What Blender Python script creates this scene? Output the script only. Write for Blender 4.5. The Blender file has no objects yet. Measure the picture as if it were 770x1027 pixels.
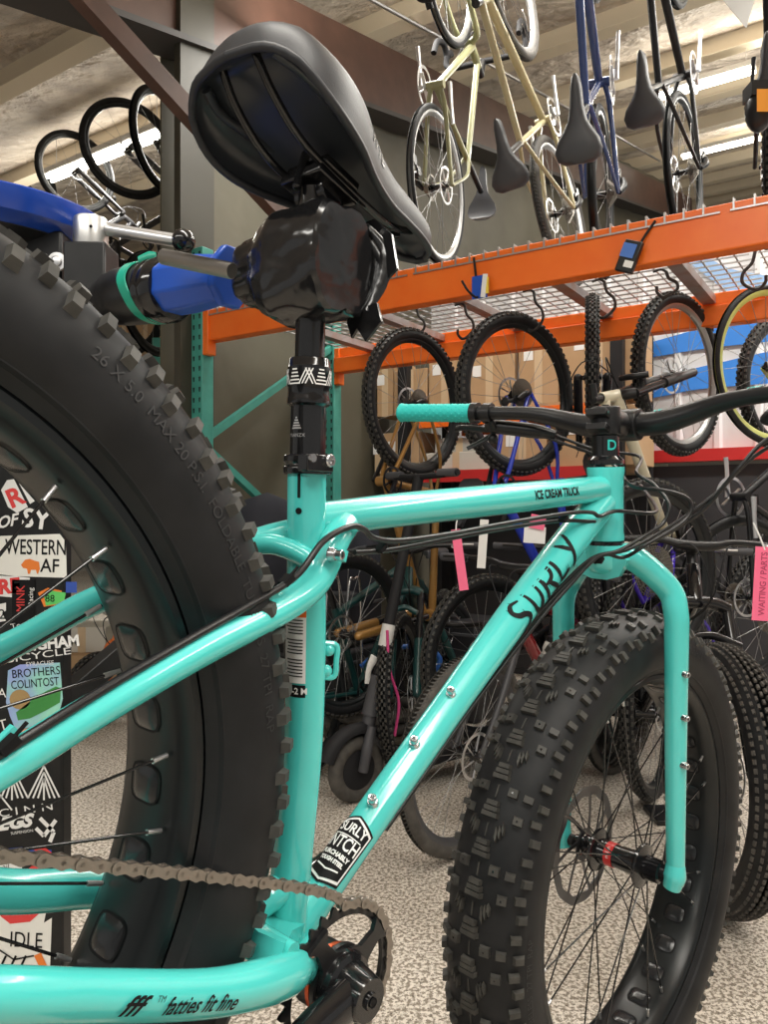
import bpy, bmesh, math, random
from mathutils import Vector, Matrix, Quaternion
random.seed(7)
V = Vector; pi = math.pi; R_ = math.radians
S = bpy.context.scene
COL = S.collection
# ------------------------------------------------------------------ camera
CAMH = 1.15
FPX, CX, CY = 770.0, 385.0, 513.0
cam_data = bpy.data.cameras.new('camera')
cam_data.sensor_fit = 'HORIZONTAL'; cam_data.sensor_width = 36.0
cam_data.lens = 36.0 * FPX / 770.0
cam_data.clip_start = 0.02; cam_data.clip_end = 200
cam = bpy.data.objects.new('camera', cam_data); COL.objects.link(cam)
cam.location = (0, 0, CAMH); cam.rotation_euler = (pi / 2, 0, 0)
S.camera = cam
# ------------------------------------------------------------------ world, exposure, large lights
w = bpy.data.worlds.new('world'); S.world = w; w.use_nodes = True
w.node_tree.nodes['Background'].inputs[0].default_value = (1.0, 0.97, 0.92, 1)
w.node_tree.nodes['Background'].inputs[1].default_value = 0.24
S.view_settings.view_transform = 'Standard'; S.view_settings.look = 'None'
S.view_settings.gamma = 1.0; S.view_settings.use_curve_mapping = False
S.view_settings.exposure = 0.78
D_ = V((.833, -.553, 0)); N_ = V((.553, .833, 0))     # along the racking (to the near right) and away from the viewer
def area(name, n, d, z, length, width, power, col=(1, .97, .9)):
    l = bpy.data.lights.new(name, 'AREA'); l.shape = 'RECTANGLE'; l.size = length; l.size_y = width
    l.energy = power; l.color = col
    o = bpy.data.objects.new(name, l); COL.objects.link(o)
    p = N_ * n + D_ * d
    o.location = (p.x, p.y, z); o.rotation_euler = (0, 0, math.atan2(D_.y, D_.x))
    return o
def uplight(name, n, d, z, length, width, power):
    o = area(name, n, d, z, length, width, power, (1, .93, .80)); o.rotation_euler = (pi, 0, math.atan2(D_.y, D_.x)); return o
for n_, d_, z_, l_, p_ in ((0.3, .9, 3.0, 3.6, 22), (3.2, -1.0, 3.75, 3.6, 30), (4.6, 2.0, 4.1, 4.0, 34), (7.6, .6, 4.75, 5.0, 48), (4.6, -6.2, 4.0, 4.0, 16), (11.5, 1.0, 5.8, 6.0, 60)):
    uplight('roof_fill_uplight', n_, d_, z_, l_, .3, p_)  # upward fill lamps added to brighten the roof, no fixtures of their own
area('fluorescent_row', 0.3, 0.9, 3.0, 3.6, .35, 46)
area('fluorescent_row', -1.6, -0.6, 2.7, 3.6, .3, 40)
area('fluorescent_row', 3.2, -1.0, 3.75, 3.6, .3, 60)
area('fluorescent_row', 4.6, 2.0, 4.1, 4.0, .3, 95)
area('fluorescent_row', 7.6, 0.6, 4.75, 5.0, .3, 95)
area('fluorescent_row', 4.6, -6.2, 4.3, 4.0, .3, 110)
# ------------------------------------------------------------------ materials
MATS = {}
def mat(name, color, rough=.5, metal=0., spec=.5, noise=None, bump=None, coat=0., emit=None, alpha=1., trans=0.):
    if name in MATS: return MATS[name]
    m = bpy.data.materials.new(name); m.use_nodes = True
    nt = m.node_tree; b = nt.nodes['Principled BSDF']
    b.inputs['Base Color'].default_value = (*color, 1); b.inputs['Roughness'].default_value = rough
    b.inputs['Metallic'].default_value = metal; b.inputs['Specular IOR Level'].default_value = spec
    b.inputs['Coat Weight'].default_value = coat; b.inputs['Coat Roughness'].default_value = .06
    if trans: b.inputs['Transmission Weight'].default_value = trans
    if alpha < 1: b.inputs['Alpha'].default_value = alpha
    if emit:
        b.inputs['Emission Color'].default_value = (*emit[0], 1); b.inputs['Emission Strength'].default_value = emit[1]
    if noise or bump:
        tc = nt.nodes.new('ShaderNodeTexCoord')
    if noise:                       # (scale, second colour, low, high)
        n = nt.nodes.new('ShaderNodeTexNoise'); n.inputs['Scale'].default_value = noise[0]; n.inputs['Detail'].default_value = 4
        nt.links.new(tc.outputs['Object'], n.inputs['Vector'])
        r = nt.nodes.new('ShaderNodeValToRGB')
        r.color_ramp.elements[0].position = noise[2]; r.color_ramp.elements[1].position = noise[3]
        r.color_ramp.elements[0].color = (*color, 1); r.color_ramp.elements[1].color = (*noise[1], 1)
        nt.links.new(n.outputs['Fac'], r.inputs['Fac']); nt.links.new(r.outputs['Color'], b.inputs['Base Color'])
    if bump:                        # (scale, strength, distance)
        n = nt.nodes.new('ShaderNodeTexNoise'); n.inputs['Scale'].default_value = bump[0]; n.inputs['Detail'].default_value = 3
        nt.links.new(tc.outputs['Object'], n.inputs['Vector'])
        bp = nt.nodes.new('ShaderNodeBump'); bp.inputs['Strength'].default_value = bump[1]; bp.inputs['Distance'].default_value = bump[2]
        nt.links.new(n.outputs['Fac'], bp.inputs['Height']); nt.links.new(bp.outputs['Normal'], b.inputs['Normal'])
    MATS[name] = m
    return m
TEAL = mat('turquoise_paint', (.080, .62, .585), .20, spec=.55, coat=.6)
TEALG = mat('turquoise_rubber', (.02, .50, .46), .55)
RUB = mat('tire_rubber', (.0075, .008, .009), .55, spec=.30, noise=(22, (.015, .0155, .017), .4, .7))
RUBK = mat('tread_rubber', (.032, .031, .028), .55, noise=(60, (.058, .055, .048), .4, .7))
RUBG = mat('worn_rubber', (.055, .050, .045), .8, noise=(30, (.10, .092, .080), .35, .75))
RIMB = mat('black_rim', (.007, .009, .010), .32, spec=.40)
BLK = mat('black_gloss', (.008, .008, .009), .12, spec=.6)
BLKS = mat('black_satin', (.009, .009, .010), .34, spec=.45)
BLKM = mat('black_matte', (.014, .014, .016), .65, spec=.3)
DK = mat('charcoal_plastic', (.065, .065, .072), .55)
STEEL = mat('steel', (.55, .55, .56), .25, 1.)
ALU = mat('aluminium', (.68, .68, .69), .35, 1.)
CHAIN = mat('chain_metal', (.30, .27, .24), .38, .9)
CHRD = mat('dull_chrome', (.13, .13, .135), .32, .9)
WHT = mat('white_print', (.85, .85, .84), .5)
BPR = mat('black_print', (.006, .006, .007), .6, spec=.2)
ORG = mat('rack_orange', (.88, .150, .012), .34, noise=(9, (.93, .19, .02), .35, .7))
TEALP = mat('rack_green', (.05, .30, .25), .45, noise=(12, (.07, .36, .30), .4, .7))
SILV = mat('silver_print', (.6, .6, .6), .35, .8)
RED = mat('red_paint', (.62, .03, .03), .35)
BLUE = mat('blue_plastic', (.012, .085, .50), .32, spec=.5)
PINK = mat('pink_card', (.93, .16, .30), .6)
# ------------------------------------------------------------------ mesh builder
def smooth_path(pts, k=6):
    pts = [V(p) for p in pts]
    if len(pts) < 3: return pts
    out = []
    P = [pts[0] * 2 - pts[1]] + pts + [pts[-1] * 2 - pts[-2]]
    for i in range(1, len(P) - 2):
        a, b, c, d = P[i - 1], P[i], P[i + 1], P[i + 2]
        for j in range(k):
            t = j / k
            out.append(.5 * ((2 * b) + (c - a) * t + (2 * a - 5 * b + 4 * c - d) * t * t + (3 * b - a - 3 * c + d) * t ** 3))
    out.append(pts[-1])
    return out
def interp(vals, n):
    if not isinstance(vals, (list, tuple)): return [vals] * n
    out = []
    for i in range(n):
        x = i / (n - 1) * (len(vals) - 1); a = min(int(x), len(vals) - 2); t = x - a
        out.append(vals[a] * (1 - t) + vals[a + 1] * t)
    return out
def frames(pts):
    T = []
    for i in range(len(pts)):
        a = pts[max(i - 1, 0)]; b = pts[min(i + 1, len(pts) - 1)]
        T.append((b - a).normalized())
    ref = V((0, 0, 1)) if abs(T[0].z) < .9 else V((1, 0, 0))
    u = (ref - T[0] * ref.dot(T[0])).normalized()
    F = []
    for i, t in enumerate(T):
        u = (u - t * u.dot(t))
        if u.length < 1e-6: u = t.orthogonal()
        u.normalize()
        F.append((u.copy(), t.cross(u)))
    return T, F
class MB:
    def __init__(s): s.v = []; s.f = []; s.m = []
    def add(s, vs, fs, mi=0):
        o = len(s.v); s.v += [tuple(v) for v in vs]
        for f in fs: s.f.append(tuple(o + i for i in f)); s.m.append(mi)
        return s
    def box(s, c, size, rot=None, mi=0, taper=1.):
        c = V(c); hx, hy, hz = [x / 2 for x in size]
        vs = [V((x * hx * (taper if z > 0 else 1), y * hy * (taper if z > 0 else 1), z * hz)) for z in (-1, 1) for y in (-1, 1) for x in (-1, 1)]
        if rot is not None: vs = [rot @ v for v in vs]
        return s.add([v + c for v in vs], [(0, 2, 3, 1), (4, 5, 7, 6), (0, 1, 5, 4), (2, 6, 7, 3), (0, 4, 6, 2), (1, 3, 7, 5)], mi)
    def beam(s, a, b, w, h, up=(0, 0, 1), mi=0):
        a = V(a); b = V(b); t = (b - a).normalized(); up = V(up)
        side = t.cross(up).normalized(); u = side.cross(t)
        vs = [p + side * x * w / 2 + u * y * h / 2 for p in (a, b) for x, y in ((-1, -1), (1, -1), (1, 1), (-1, 1))]
        return s.add(vs, [(0, 1, 2, 3), (7, 6, 5, 4), (0, 4, 5, 1), (1, 5, 6, 2), (2, 6, 7, 3), (3, 7, 4, 0)], mi)
    def tube(s, pts, r, n=12, k=0, cap=True, mi=0, flat=None, closed=False):
        pts = smooth_path(pts, k) if k else [V(p) for p in pts]
        rs = interp(r, len(pts)); T, F = frames(pts); vs = []
        for p, rr, (u, v) in zip(pts, rs, F):
            for j in range(n):
                a = 2 * pi * j / n; fx = flat or 1.
                vs.append(p + u * math.cos(a) * rr + v * math.sin(a) * rr * fx)
        fs = []; L = len(pts)
        for i in range(L - 1):
            for j in range(n):
                fs.append((i * n + j, i * n + (j + 1) % n, (i + 1) * n + (j + 1) % n, (i + 1) * n + j))
        if cap: fs += [tuple(reversed(range(n))), tuple(range((L - 1) * n, L * n))]
        return s.add(vs, fs, mi)
    def lathe(s, prof, c=(0, 0, 0), axis=(0, 1, 0), n=32, mi=0, closed=False):
        # prof: (radius, offset along the axis)
        c = V(c); ax = V(axis).normalized(); u = ax.orthogonal().normalized()
        if abs(ax.y) > .99: u = V((1, 0, 0))
        w_ = ax.cross(u); vs = []
        for j in range(n):
            a = 2 * pi * j / n; d = u * math.cos(a) + w_ * math.sin(a)
            for r, h in prof: vs.append(c + d * r + ax * h)
        m = len(prof); fs = []
        for j in range(n):
            k = (j + 1) % n
            for i in range(m if closed else m - 1):
                i2 = (i + 1) % m
                fs.append((j * m + i, k * m + i, k * m + i2, j * m + i2))
        return s.add(vs, fs, mi)
    def cyl(s, a, b, r, n=16, r2=None, mi=0):
        a = V(a); b = V(b); L = (b - a).length; r2 = r if r2 is None else r2
        return s.lathe([(0.0001, 0), (r, 0), (r2, L), (0.0001, L)], a, b - a, n, mi)
    def ball(s, c, r, n=16, sc=(1, 1, 1), mi=0):
        c = V(c); vs = []; m = max(4, n // 2)
        for i in range(m + 1):
            ph = pi * i / m
            for j in range(n):
                a = 2 * pi * j / n
                vs.append(c + V((math.sin(ph) * math.cos(a) * r * sc[0], math.sin(ph) * math.sin(a) * r * sc[1], math.cos(ph) * r * sc[2])))
        fs = [(i * n + j, i * n + (j + 1) % n, (i + 1) * n + (j + 1) % n, (i + 1) * n + j) for i in range(m) for j in range(n)]
        return s.add(vs, fs, mi)
    def prism(s, poly, o, u, v, depth, mi=0):
        o = V(o); u = V(u); v = V(v); nn = u.cross(v).normalized() * depth
        a = [o + u * x + v * y for x, y in poly]; n = len(a)
        fs = [tuple(range(n)), tuple(reversed(range(n, 2 * n)))] + [(i, i + n, (i + 1) % n + n, (i + 1) % n) for i in range(n)]
        return s.add(a + [p - nn for p in a], [tuple(reversed(f)) for f in fs], mi)
    def map(s, fn): s.v = [tuple(fn(V(v))) for v in s.v]; return s
    def mesh(s, name, mats, angle=38):
        me = bpy.data.meshes.new(name); me.from_pydata(s.v, [], s.f)
        if not isinstance(mats, (list, tuple)): mats = [mats]
        for m in mats: me.materials.append(m)
        if any(s.m): me.polygons.foreach_set('material_index', s.m)
        me.validate()
        bm = bmesh.new(); bm.from_mesh(me); bmesh.ops.recalc_face_normals(bm, faces=bm.faces); bm.to_mesh(me); bm.free()
        me.polygons.foreach_set('use_smooth', [True] * len(me.polygons))
        me.set_sharp_from_angle(angle=R_(angle)); me.update()
        return me
    def build(s, name, mats, parent=None, angle=38, bevel=0., loc=None):
        o = bpy.data.objects.new(name, s.mesh(name, mats, angle)); COL.objects.link(o)
        if parent is not None: o.parent = parent
        if loc is not None: o.location = loc
        if bevel:
            b = o.modifiers.new('bevel', 'BEVEL'); b.width = bevel; b.segments = 2; b.limit_method = 'ANGLE'; b.angle_limit = R_(40)
        return o
def tag(o, label=None, cat=None, group=None, kind=None):
    if label: o['label'] = label
    if cat: o['category'] = cat
    if group: o['group'] = group
    if kind: o['kind'] = kind
    return o
def empty(name, M=None, loc=None):
    o = bpy.data.objects.new(name, None); COL.objects.link(o); o.empty_display_size = .05
    if M is not None: o.matrix_world = M
    if loc is not None: o.location = loc
    return o
def link(name, me, parent=None, M=None):
    o = bpy.data.objects.new(name, me); COL.objects.link(o)
    if parent is not None: o.parent = parent
    if M is not None: o.matrix_local = M
    return o
def copy_tree(o, parent=None):
    c = o.copy(); COL.objects.link(c)
    if parent is not None: c.parent = parent
    for ch in list(o.children): copy_tree(ch, c)
    return c
def at(px, py, Y):                        # the point at depth Y seen at this place of the photo
    return V(((px - CX) / FPX * Y, Y, CAMH - (py - CY) / FPX * Y))
def basis(x, y, z, loc=(0, 0, 0)):
    m = Matrix((x, y, z)).transposed().to_4x4(); m.translation = V(loc); return m
def text_geo(txt, size, shear=0., bold=0., font=None, spacing=1.):
    c = bpy.data.curves.new('t', 'FONT'); c.body = txt; c.size = size; c.shear = shear; c.offset = bold
    c.resolution_u = 3; c.space_character = spacing; c.align_x = 'CENTER'; c.align_y = 'CENTER'
    o = bpy.data.objects.new('t', c)
    COL.objects.link(o)
    me = bpy.data.meshes.new_from_object(o.evaluated_get(bpy.context.evaluated_depsgraph_get()))
    COL.objects.unlink(o); bpy.data.objects.remove(o); bpy.data.curves.remove(c)
    bm = bmesh.new(); bm.from_mesh(me); bpy.data.meshes.remove(me)
    bmesh.ops.triangulate(bm, faces=bm.faces)
    return bm
def text_flat(name, txt, size, o, u, v, m, parent=None, shear=0., bold=0., off=.0006, spacing=1., fit=None):
    bm = text_geo(txt, size, shear, bold, spacing=spacing); u = V(u).normalized(); v = V(v).normalized(); nn = u.cross(v)
    vs = [q.co.copy() for q in bm.verts]; fs = [tuple(x.index for x in f.verts) for f in bm.faces]; bm.free()
    if fit and vs:
        wd = max(q.x for q in vs) - min(q.x for q in vs); k = fit / wd
        for q in vs: q.x *= k
    b = MB(); b.add([V(o) + u * q.x + v * q.y + nn * off for q in vs], fs)
    return b.build(name, m, parent)
def wrap(vs2, A, B, ru, phi0, rad, off=.0005):
    """maps flat points (u along A>B measured from the middle, v round the tube) on to a tube's skin"""
    A = V(A); B = V(B); T = (B - A).normalized(); L = (B - A).length
    ref = V((0, -1, 0)) if abs(T.y) < .8 else V((-1, 0, 0))          # towards the bike's right (or its tail on a crosswise tube)
    e = (ref - T * T.dot(ref)).normalized(); g = e.cross(T)
    out = []
    for u, v in vs2:
        t = (u + L / 2) / L; r = rad[0] * (1 - t) + rad[1] * t + off
        a = phi0 + v / r
        out.append(A + T * (u + L / 2) + (e * math.cos(a) + g * math.sin(a)) * r)
    return out
def text_wrap(name, txt, size, A, B, rad, phi0, m, parent, shear=0., bold=0., flip=False, rot=0., off=.0005, fit=None, v0=0, u0=0):
    bm = text_geo(txt, size, shear, bold)
    for _ in range(2):
        es = [e for e in bm.edges if e.calc_length() > size * .16]
        if es: bmesh.ops.subdivide_edges(bm, edges=es, cuts=1); bmesh.ops.triangulate(bm, faces=bm.faces)
    vs = [(q.co.x, q.co.y) for q in bm.verts]; fs = [tuple(x.index for x in f.verts) for f in bm.faces]; bm.free()
    if fit and vs:
        k = fit / (max(q[0] for q in vs) - min(q[0] for q in vs)); vs = [(x * k, y) for x, y in vs]
    if rot:
        c, s_ = math.cos(rot), math.sin(rot); vs = [(x * c - y * s_, x * s_ + y * c) for x, y in vs]
    vs = [(x + u0, y + v0) for x, y in vs]
    b = MB(); b.add(wrap(vs, A, B, 0, phi0, rad, off), fs)
    return b.build(name, m, parent)
def poly_wrap(b, poly, A, B, rad, phi0, mi=0, off=.0004, n=6):
    """a flat polygon (fan of strips) laid on a tube: poly is a list of quads"""
    for q in poly:
        g = []
        for i in range(n + 1):
            for j in range(n + 1):
                s_, t = i / n, j / n
                x = (q[0][0] * (1 - s_) + q[1][0] * s_) * (1 - t) + (q[3][0] * (1 - s_) + q[2][0] * s_) * t
                y = (q[0][1] * (1 - s_) + q[1][1] * s_) * (1 - t) + (q[3][1] * (1 - s_) + q[2][1] * s_) * t
                g.append((x, y))
        b.add(wrap(g, A, B, 0, phi0, rad, off), [(i * (n + 1) + j, (i + 1) * (n + 1) + j, (i + 1) * (n + 1) + j + 1, i * (n + 1) + j + 1) for i in range(n) for j in range(n)], mi)
    return b
# ------------------------------------------------------------------ the turquoise fat bike
BB = V((-0.07888, 0.66294, -0.38195 + CAMH))
BR = Matrix(((0.619837, -0.751491, 0.225972), (0.719461, 0.659191, 0.218731), (-0.313334, 0.027000, 0.949259)))
BM = BR.to_4x4(); BM.translation = BB
bike = empty('fat_bike', BM)
tag(bike, 'turquoise fat bike with huge black knobby tires clamped in the work stand by its seatpost', 'bicycle')
def tire_profile(w, r0, r1):
    """half outline of a tire section as (radius, y): bead to crown"""
    h = r1 - r0
    q = [(0, .74), (.12, .90), (.30, .99), (.48, 1.0), (.66, .95), (.80, .82), (.90, .62), (.96, .40), (.99, .20), (1.0, 0)]
    return [(r0 + a * h, b * w) for a, b in q]
def prof_at(pr, y):
    s = 1 if y >= 0 else -1; y = abs(y)
    top = pr[3:]
    for (r0, y0), (r1, y1) in zip(top, top[1:]):
        if y1 <= y <= y0:
            t = (y0 - y) / (y0 - y1); r = r0 + (r1 - r0) * t
            d = V((r1 - r0, (y1 - y0))); nrm = V((y0 - y1, r1 - r0)).normalized()
            return r, s * y, V((nrm[0], s * nrm[1]))
    return top[0][0], s * y, V((0, s))
def fat_tire():
    pr = tire_profile(.0575, .284, .3705)
    full = pr + [(r, -y) for r, y in reversed(pr[:-1])]
    full = full[::1]
    b = MB(); b.lathe(full, n=120)
    # bead line ring
    for sy in (1, -1): b.lathe([(.290, sy * .0475), (.293, sy * .0515), (.296, sy * .0515), (.297, sy * .049)], n=120)
    def P(th, y, h):
        r, yy, nn = prof_at(pr, y)
        return V((math.cos(th) * (r + nn[0] * h), yy + nn[1] * h, math.sin(th) * (r + nn[0] * h)))
    def knob(th, y, dc, dy, h, tap=1., skew=0., wf=1., wb=1.):
        """dc length round the wheel, dy width across; wf / wb scale the front and back edges"""
        R0 = .37
        vs = []
        for hh, k in ((-.0015, 1.12), (h, tap)):
            for sc, ww in ((-1, wb), (1, wf)):
                for sy in (-1, 1):
                    vs.append(P(th + (sc * dc / 2 * k + skew * sy * dy) / R0, y + sy * dy / 2 * ww * k, hh))
        b.add(vs, [(0, 1, 3, 2), (4, 6, 7, 5), (0, 4, 5, 1), (2, 3, 7, 6), (0, 2, 6, 4), (1, 5, 7, 3)], 1)
    def hole(th, y, h, r=.0013):
        vs = [P(th + r * math.cos(a) / .37, y + r * math.sin(a), h) for a in [k * pi / 3 for k in range(6)]]
        b.add(vs, [tuple(range(6))], 2)
    NT = 52; step = 2 * pi / NT
    for k in range(NT):
        t = k * step; q = 1 / .37
        # centre block: two ridged bars, the front one wider
        for j, (o, wd) in enumerate(((-.0075, .70), (-.0005, .85), (.0065, 1.0))):
            knob(t + o * q * .95, 0, .0058, .022 * wd, .0058, .93)
        # thin spine between the centre blocks
        knob(t + .0235 * q, 0, .018, .0022, .0012, .8)
        if k % 2 == 0:
            for sy in (1, -1):
                for j in range(3):
                    knob(t + (.0215 + .0036 * (1 - j)) * q, sy * (.0140 + .0036 * j), .0125 - .0022 * j, .0031, .0056, .95, skew=sy * .9)
                knob(t + .004 * q, sy * .0330, .0100, .0100, .0058, .86); hole(t + .004 * q, sy * .0330, .0060)
        else:
            for sy in (1, -1):
                knob(t + .020 * q, sy * .0205, .0110, .0115, .0056, .88); hole(t + .020 * q, sy * .0205, .0058)
                knob(t + .021 * q, sy * .0375, .009, .0095, .0058, .86)
        for sy in (1, -1):
            knob(t + .001 * q, sy * .0485, .0090, .0075, .0068, .80)
            knob(t + (.0255 if k % 2 else .0225) * q, sy * .0515, .0100, .0070, .0055, .78)
    return b.mesh('fat_tire', [RUB, RUBK, BLK], 30)
RIMW = mat('rim_strip', (.014, .015, .017), .24)
def fat_rim():
    b = MB()
    inner = [(.2905, .0435), (.2915, .0395), (.2865, .0385), (.282, .0425), (.2765, .0430), (.2715, .0395), (.2665, .0290), (.2645, .0150), (.264, 0)]
    full = inner + [(r, -y) for r, y in reversed(inner[:-1])]
    b.lathe(full, n=128)
    # bulging rim-strip windows between the spoke holes
    N = 32
    for k in range(N):
        th = (k + .5) * 2 * pi / N; g = []; n = 6
        hw = .0155; ht = .0125 / .264
        for i in range(n + 1):
            for j in range(n + 1):
                u = -1 + 2 * i / n; v = -1 + 2 * j / n
                # squircle
                L = max(abs(u), abs(v)); rr = (u ** 4 + v ** 4) ** .25 if L > 0 else 1
                uu, vv = (u * L / rr if rr else 0, v * L / rr if rr else 0)
                hgt = .0022 * (1 - L ** 4)
                y = uu * hw; r = .264 + (.0025 if abs(y) > .012 else 0) * (abs(y) - .012) / .004 * .3 - hgt - .0004
                g.append(V((math.cos(th + vv * ht) * r, y, math.sin(th + vv * ht) * r)))
        b.add(g, [(i * (n + 1) + j, (i + 1) * (n + 1) + j, (i + 1) * (n + 1) + j + 1, i * (n + 1) + j + 1) for i in range(n) for j in range(n)], 1)
        # recessed outline round the window
        o = []
        for a in range(24):
            A = 2 * pi * a / 24; cu, sv = math.cos(A), math.sin(A); rr = (cu ** 4 + sv ** 4) ** .25
            for kk in (1.0, 1.13):
                o.append(V((math.cos(th + sv / rr * ht * kk) * .2634, cu / rr * hw * kk, math.sin(th + sv / rr * ht * kk) * .2634)))
        b.add(o, [(2 * a, 2 * a + 1, (2 * a + 3) % 48, (2 * a + 2) % 48) for a in range(24)], 2)
    return b
def spoke_mesh(y0, y1, r0, r1, lead, rad=.00115, name='spoke', m=BLK):
    """one spoke: hub flange (r0, y0) to rim (r1, y1); lead = angle by which the rim end runs ahead"""
    a = V((r0, y0, 0)); e = V((math.cos(lead) * r1, y1, math.sin(lead) * r1)); d = (e - a).normalized()
    b = MB(); b.tube([a, e], rad, 6)
    b.tube([e - d * .013, e - d * .001], [.0021, .0019], 8, mi=1)
    return b.mesh(name, [m, ALU], 60)
TIRE = fat_tire()
def lettering(tire, r, y, txt, size, th0, m, side=-1, tilt=0.):
    bm = text_geo(txt, size)
    vs = []
    for q in bm.verts:
        rr = r + q.co.y; th = th0 + q.co.x / r * (1 if side < 0 else -1)
        # on the right side of the wheel (y<0), top of letters outwards
        vs.append(V((-math.sin(th) * -rr, 0, math.cos(th) * rr)))
    fs = [tuple(x.index for x in f.verts) for f in bm.faces]; bm.free()
    pr = tire_profile(.0575, .284, .3705)
    out = []
    for q in vs:
        rr = math.hypot(q.x, q.z)
        for (ra, ya), (rb, yb) in zip(pr, pr[1:]):
            if ra <= rr <= rb: yy = ya + (yb - ya) * (rr - ra) / (rb - ra); break
        out.append(V((q.x, side * (yy + .0007), q.z)))
    b = MB(); b.add(out, fs)
    return b.build('tire_lettering', m, tire)
GREYP = mat('grey_emboss', (.018, .0185, .020), .5)
BLUEP = mat('blue_print', (.02, .22, .75), .5)
def fat_wheel(name, parent, M, front):
    rim = fat_rim().build(name, [RIMB, RIMW, BPR], parent, 30); rim.matrix_local = M
    t = link('tire', TIRE, rim)
    hw = .058 if front else .078
    meshes = [spoke_mesh(s * hw * .62, s * .026, .029, .2645, s2 * R_(26)) for s in (1, -1) for s2 in (1, -1)]
    for k in range(32):
        i = (k % 4); th = k * 2 * pi / 32 + (0.5) * 0
        lead = (R_(26) if i in (0, 2) else -R_(26))
        me = meshes[{0: 0, 1: 3, 2: 2, 3: 1}[i]]
        lead = R_(26) * (1 if me in (meshes[0], meshes[2]) else -1)
        link('spoke', me, rim, Matrix.Rotation(-(th - lead), 4, 'Y').inverted() if False else Matrix.Rotation(-(th - lead), 4, 'Y'))
    b = MB()
    b.lathe([(.0001, -hw - .017), (.011, -hw - .017), (.0125, -hw - .008), (.0165, -hw - .006), (.0175, -hw * .72), (.031, -hw * .66), (.0325, -hw * .62), (.031, -hw * .57), (.0185, -hw * .52),
             (.0165, 0), (.0185, hw * .52), (.031, hw * .57), (.0325, hw * .62), (.031, hw * .66), (.0175, hw * .72), (.0165, hw - .002), (.0125, hw), (.011, hw + .017), (.0001, hw + .017)], n=32)
    hub = b.build('hub', BLK, rim, 30)
    if front:
        b = MB(); b.lathe([(.0172, .006), (.0180, .006), (.0178, .019), (.0172, .019)], n=24); o = b.build('hub_band', RED, rim); o['label'] = 'red band on black hub'
        for (r, y, s_) in ((.0182, .0125, 0),):
            tb = MB()
            for dx in (-1, 0, 1):
                bm = text_geo('ni'[0] if dx else 'I', .009)
                vs = [V((math.cos(R_(150) + q.co.x / .018 + dx * .38) * .0184, y + q.co.y, math.sin(R_(150) + q.co.x / .018 + dx * .38) * .0184)) for q in bm.verts]
                tb.add(vs, [tuple(x.index for x in f.verts) for f in bm.faces]); bm.free()
            tb.build('hub_lettering', WHT, rim)
    # brake rotor on the left side
    b = MB(); yr = .0595 if front else .078; n = 72; vs = []
    for k in range(n):
        a = 2 * pi * k / n; wv = .0018 * math.sin(a * 12)
        for r in (.090 + wv * .5, .076 + wv): 
            for y in (-.0009, .0009): vs.append(V((math.cos(a) * r, yr + y, math.sin(a) * r)))
    fs = []
    for k in range(n):
        p, q = 4 * k, 4 * ((k + 1) % n)
        if k % 3 != 2: fs += [(p, q, q + 1, p + 1)]
        fs += [(p, p + 2, q + 2, q), (p + 1, q + 1, q + 3, p + 3), (p, q, q + 1, p + 1), (p + 2, p + 3, q + 3, q + 2)]
    b.add(vs, fs)
    for k in range(7):
        a0 = 2 * pi * k / 7
        b.tube([V((math.cos(a0) * .022, yr, math.sin(a0) * .022)), V((math.cos(a0 + .35) * .052, yr, math.sin(a0 + .35) * .052)), V((math.cos(a0 + .48) * .078, yr, math.sin(a0 + .48) * .078))], [.0045, .0032, .0040], 8, k=4, flat=.3)
    b.lathe([(.016, yr - .001), (.025, yr - .001), (.025, yr + .001), (.016, yr + .001)], n=24, closed=True)
    for k in range(24):
        pass
    b.build('brake_rotor', CHRD, rim)
    lettering(rim, .330, 0, '26 X 5.0  MAX 20 P.S.I.  FOLDABLE  TUBELESS  27 TPI  RAP', .012, R_(40) if not front else R_(250), GREYP)
    if front: lettering(rim, .328, 0, 'FAT TERRAIN', .019, R_(18), GREYP)
    if front: lettering(rim, .328, 0, 'TUBELESS TRAIL', .017, R_(172), BLUEP)
    return rim
REAR = V((-.45326, 0, .06968))
rear_wheel = fat_wheel('rear_wheel', bike, Matrix.Translation(REAR) @ Matrix.Rotation(R_(3), 4, 'Y'), False)
# steered frame of the fork: fw forward, fl left, su up along the steerer
FA = V((.67236, -.00222, .07402)); SU = V((-.36359, 0, .93156)); FL = V((.045603, .998801, .017799))
FW = FL.cross(SU).normalized()
front_wheel = fat_wheel('front_wheel', bike, basis(FW, FL, SU, FA) @ Matrix.Rotation(R_(2), 4, 'Y'), True)
# cassette and derailleur on the rear wheel
b = MB()
for i in range(10):
    r = .022 + .0032 * i; y = -.078 + .0039 * (i - 1); n = int(r * 2 * pi / .0127); vs = []
    for k in range(n * 4):
        a = 2 * pi * k / (n * 4); rr = r + (.002 if k % 4 in (1, 2) else -.002)
        vs += [V((math.cos(a) * rr, y - .0009, math.sin(a) * rr)), V((math.cos(a) * rr, y + .0009, math.sin(a) * rr)), V((math.cos(a) * r * .78, y - .0009, math.sin(a) * r * .78)), V((math.cos(a) * r * .78, y + .0009, math.sin(a) * r * .78))]
    N = n * 4; fs = []
    for k in range(N):
        p, q = 4 * k, 4 * ((k + 1) % N); fs += [(p, q, q + 1, p + 1), (p, p + 2, q + 2, q), (p + 1, q + 1, q + 3, p + 3), (p + 2, p + 3, q + 3, q + 2)]
    b.add(vs, fs)
b.build('cassette', CHRD, bike, loc=REAR)
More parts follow.
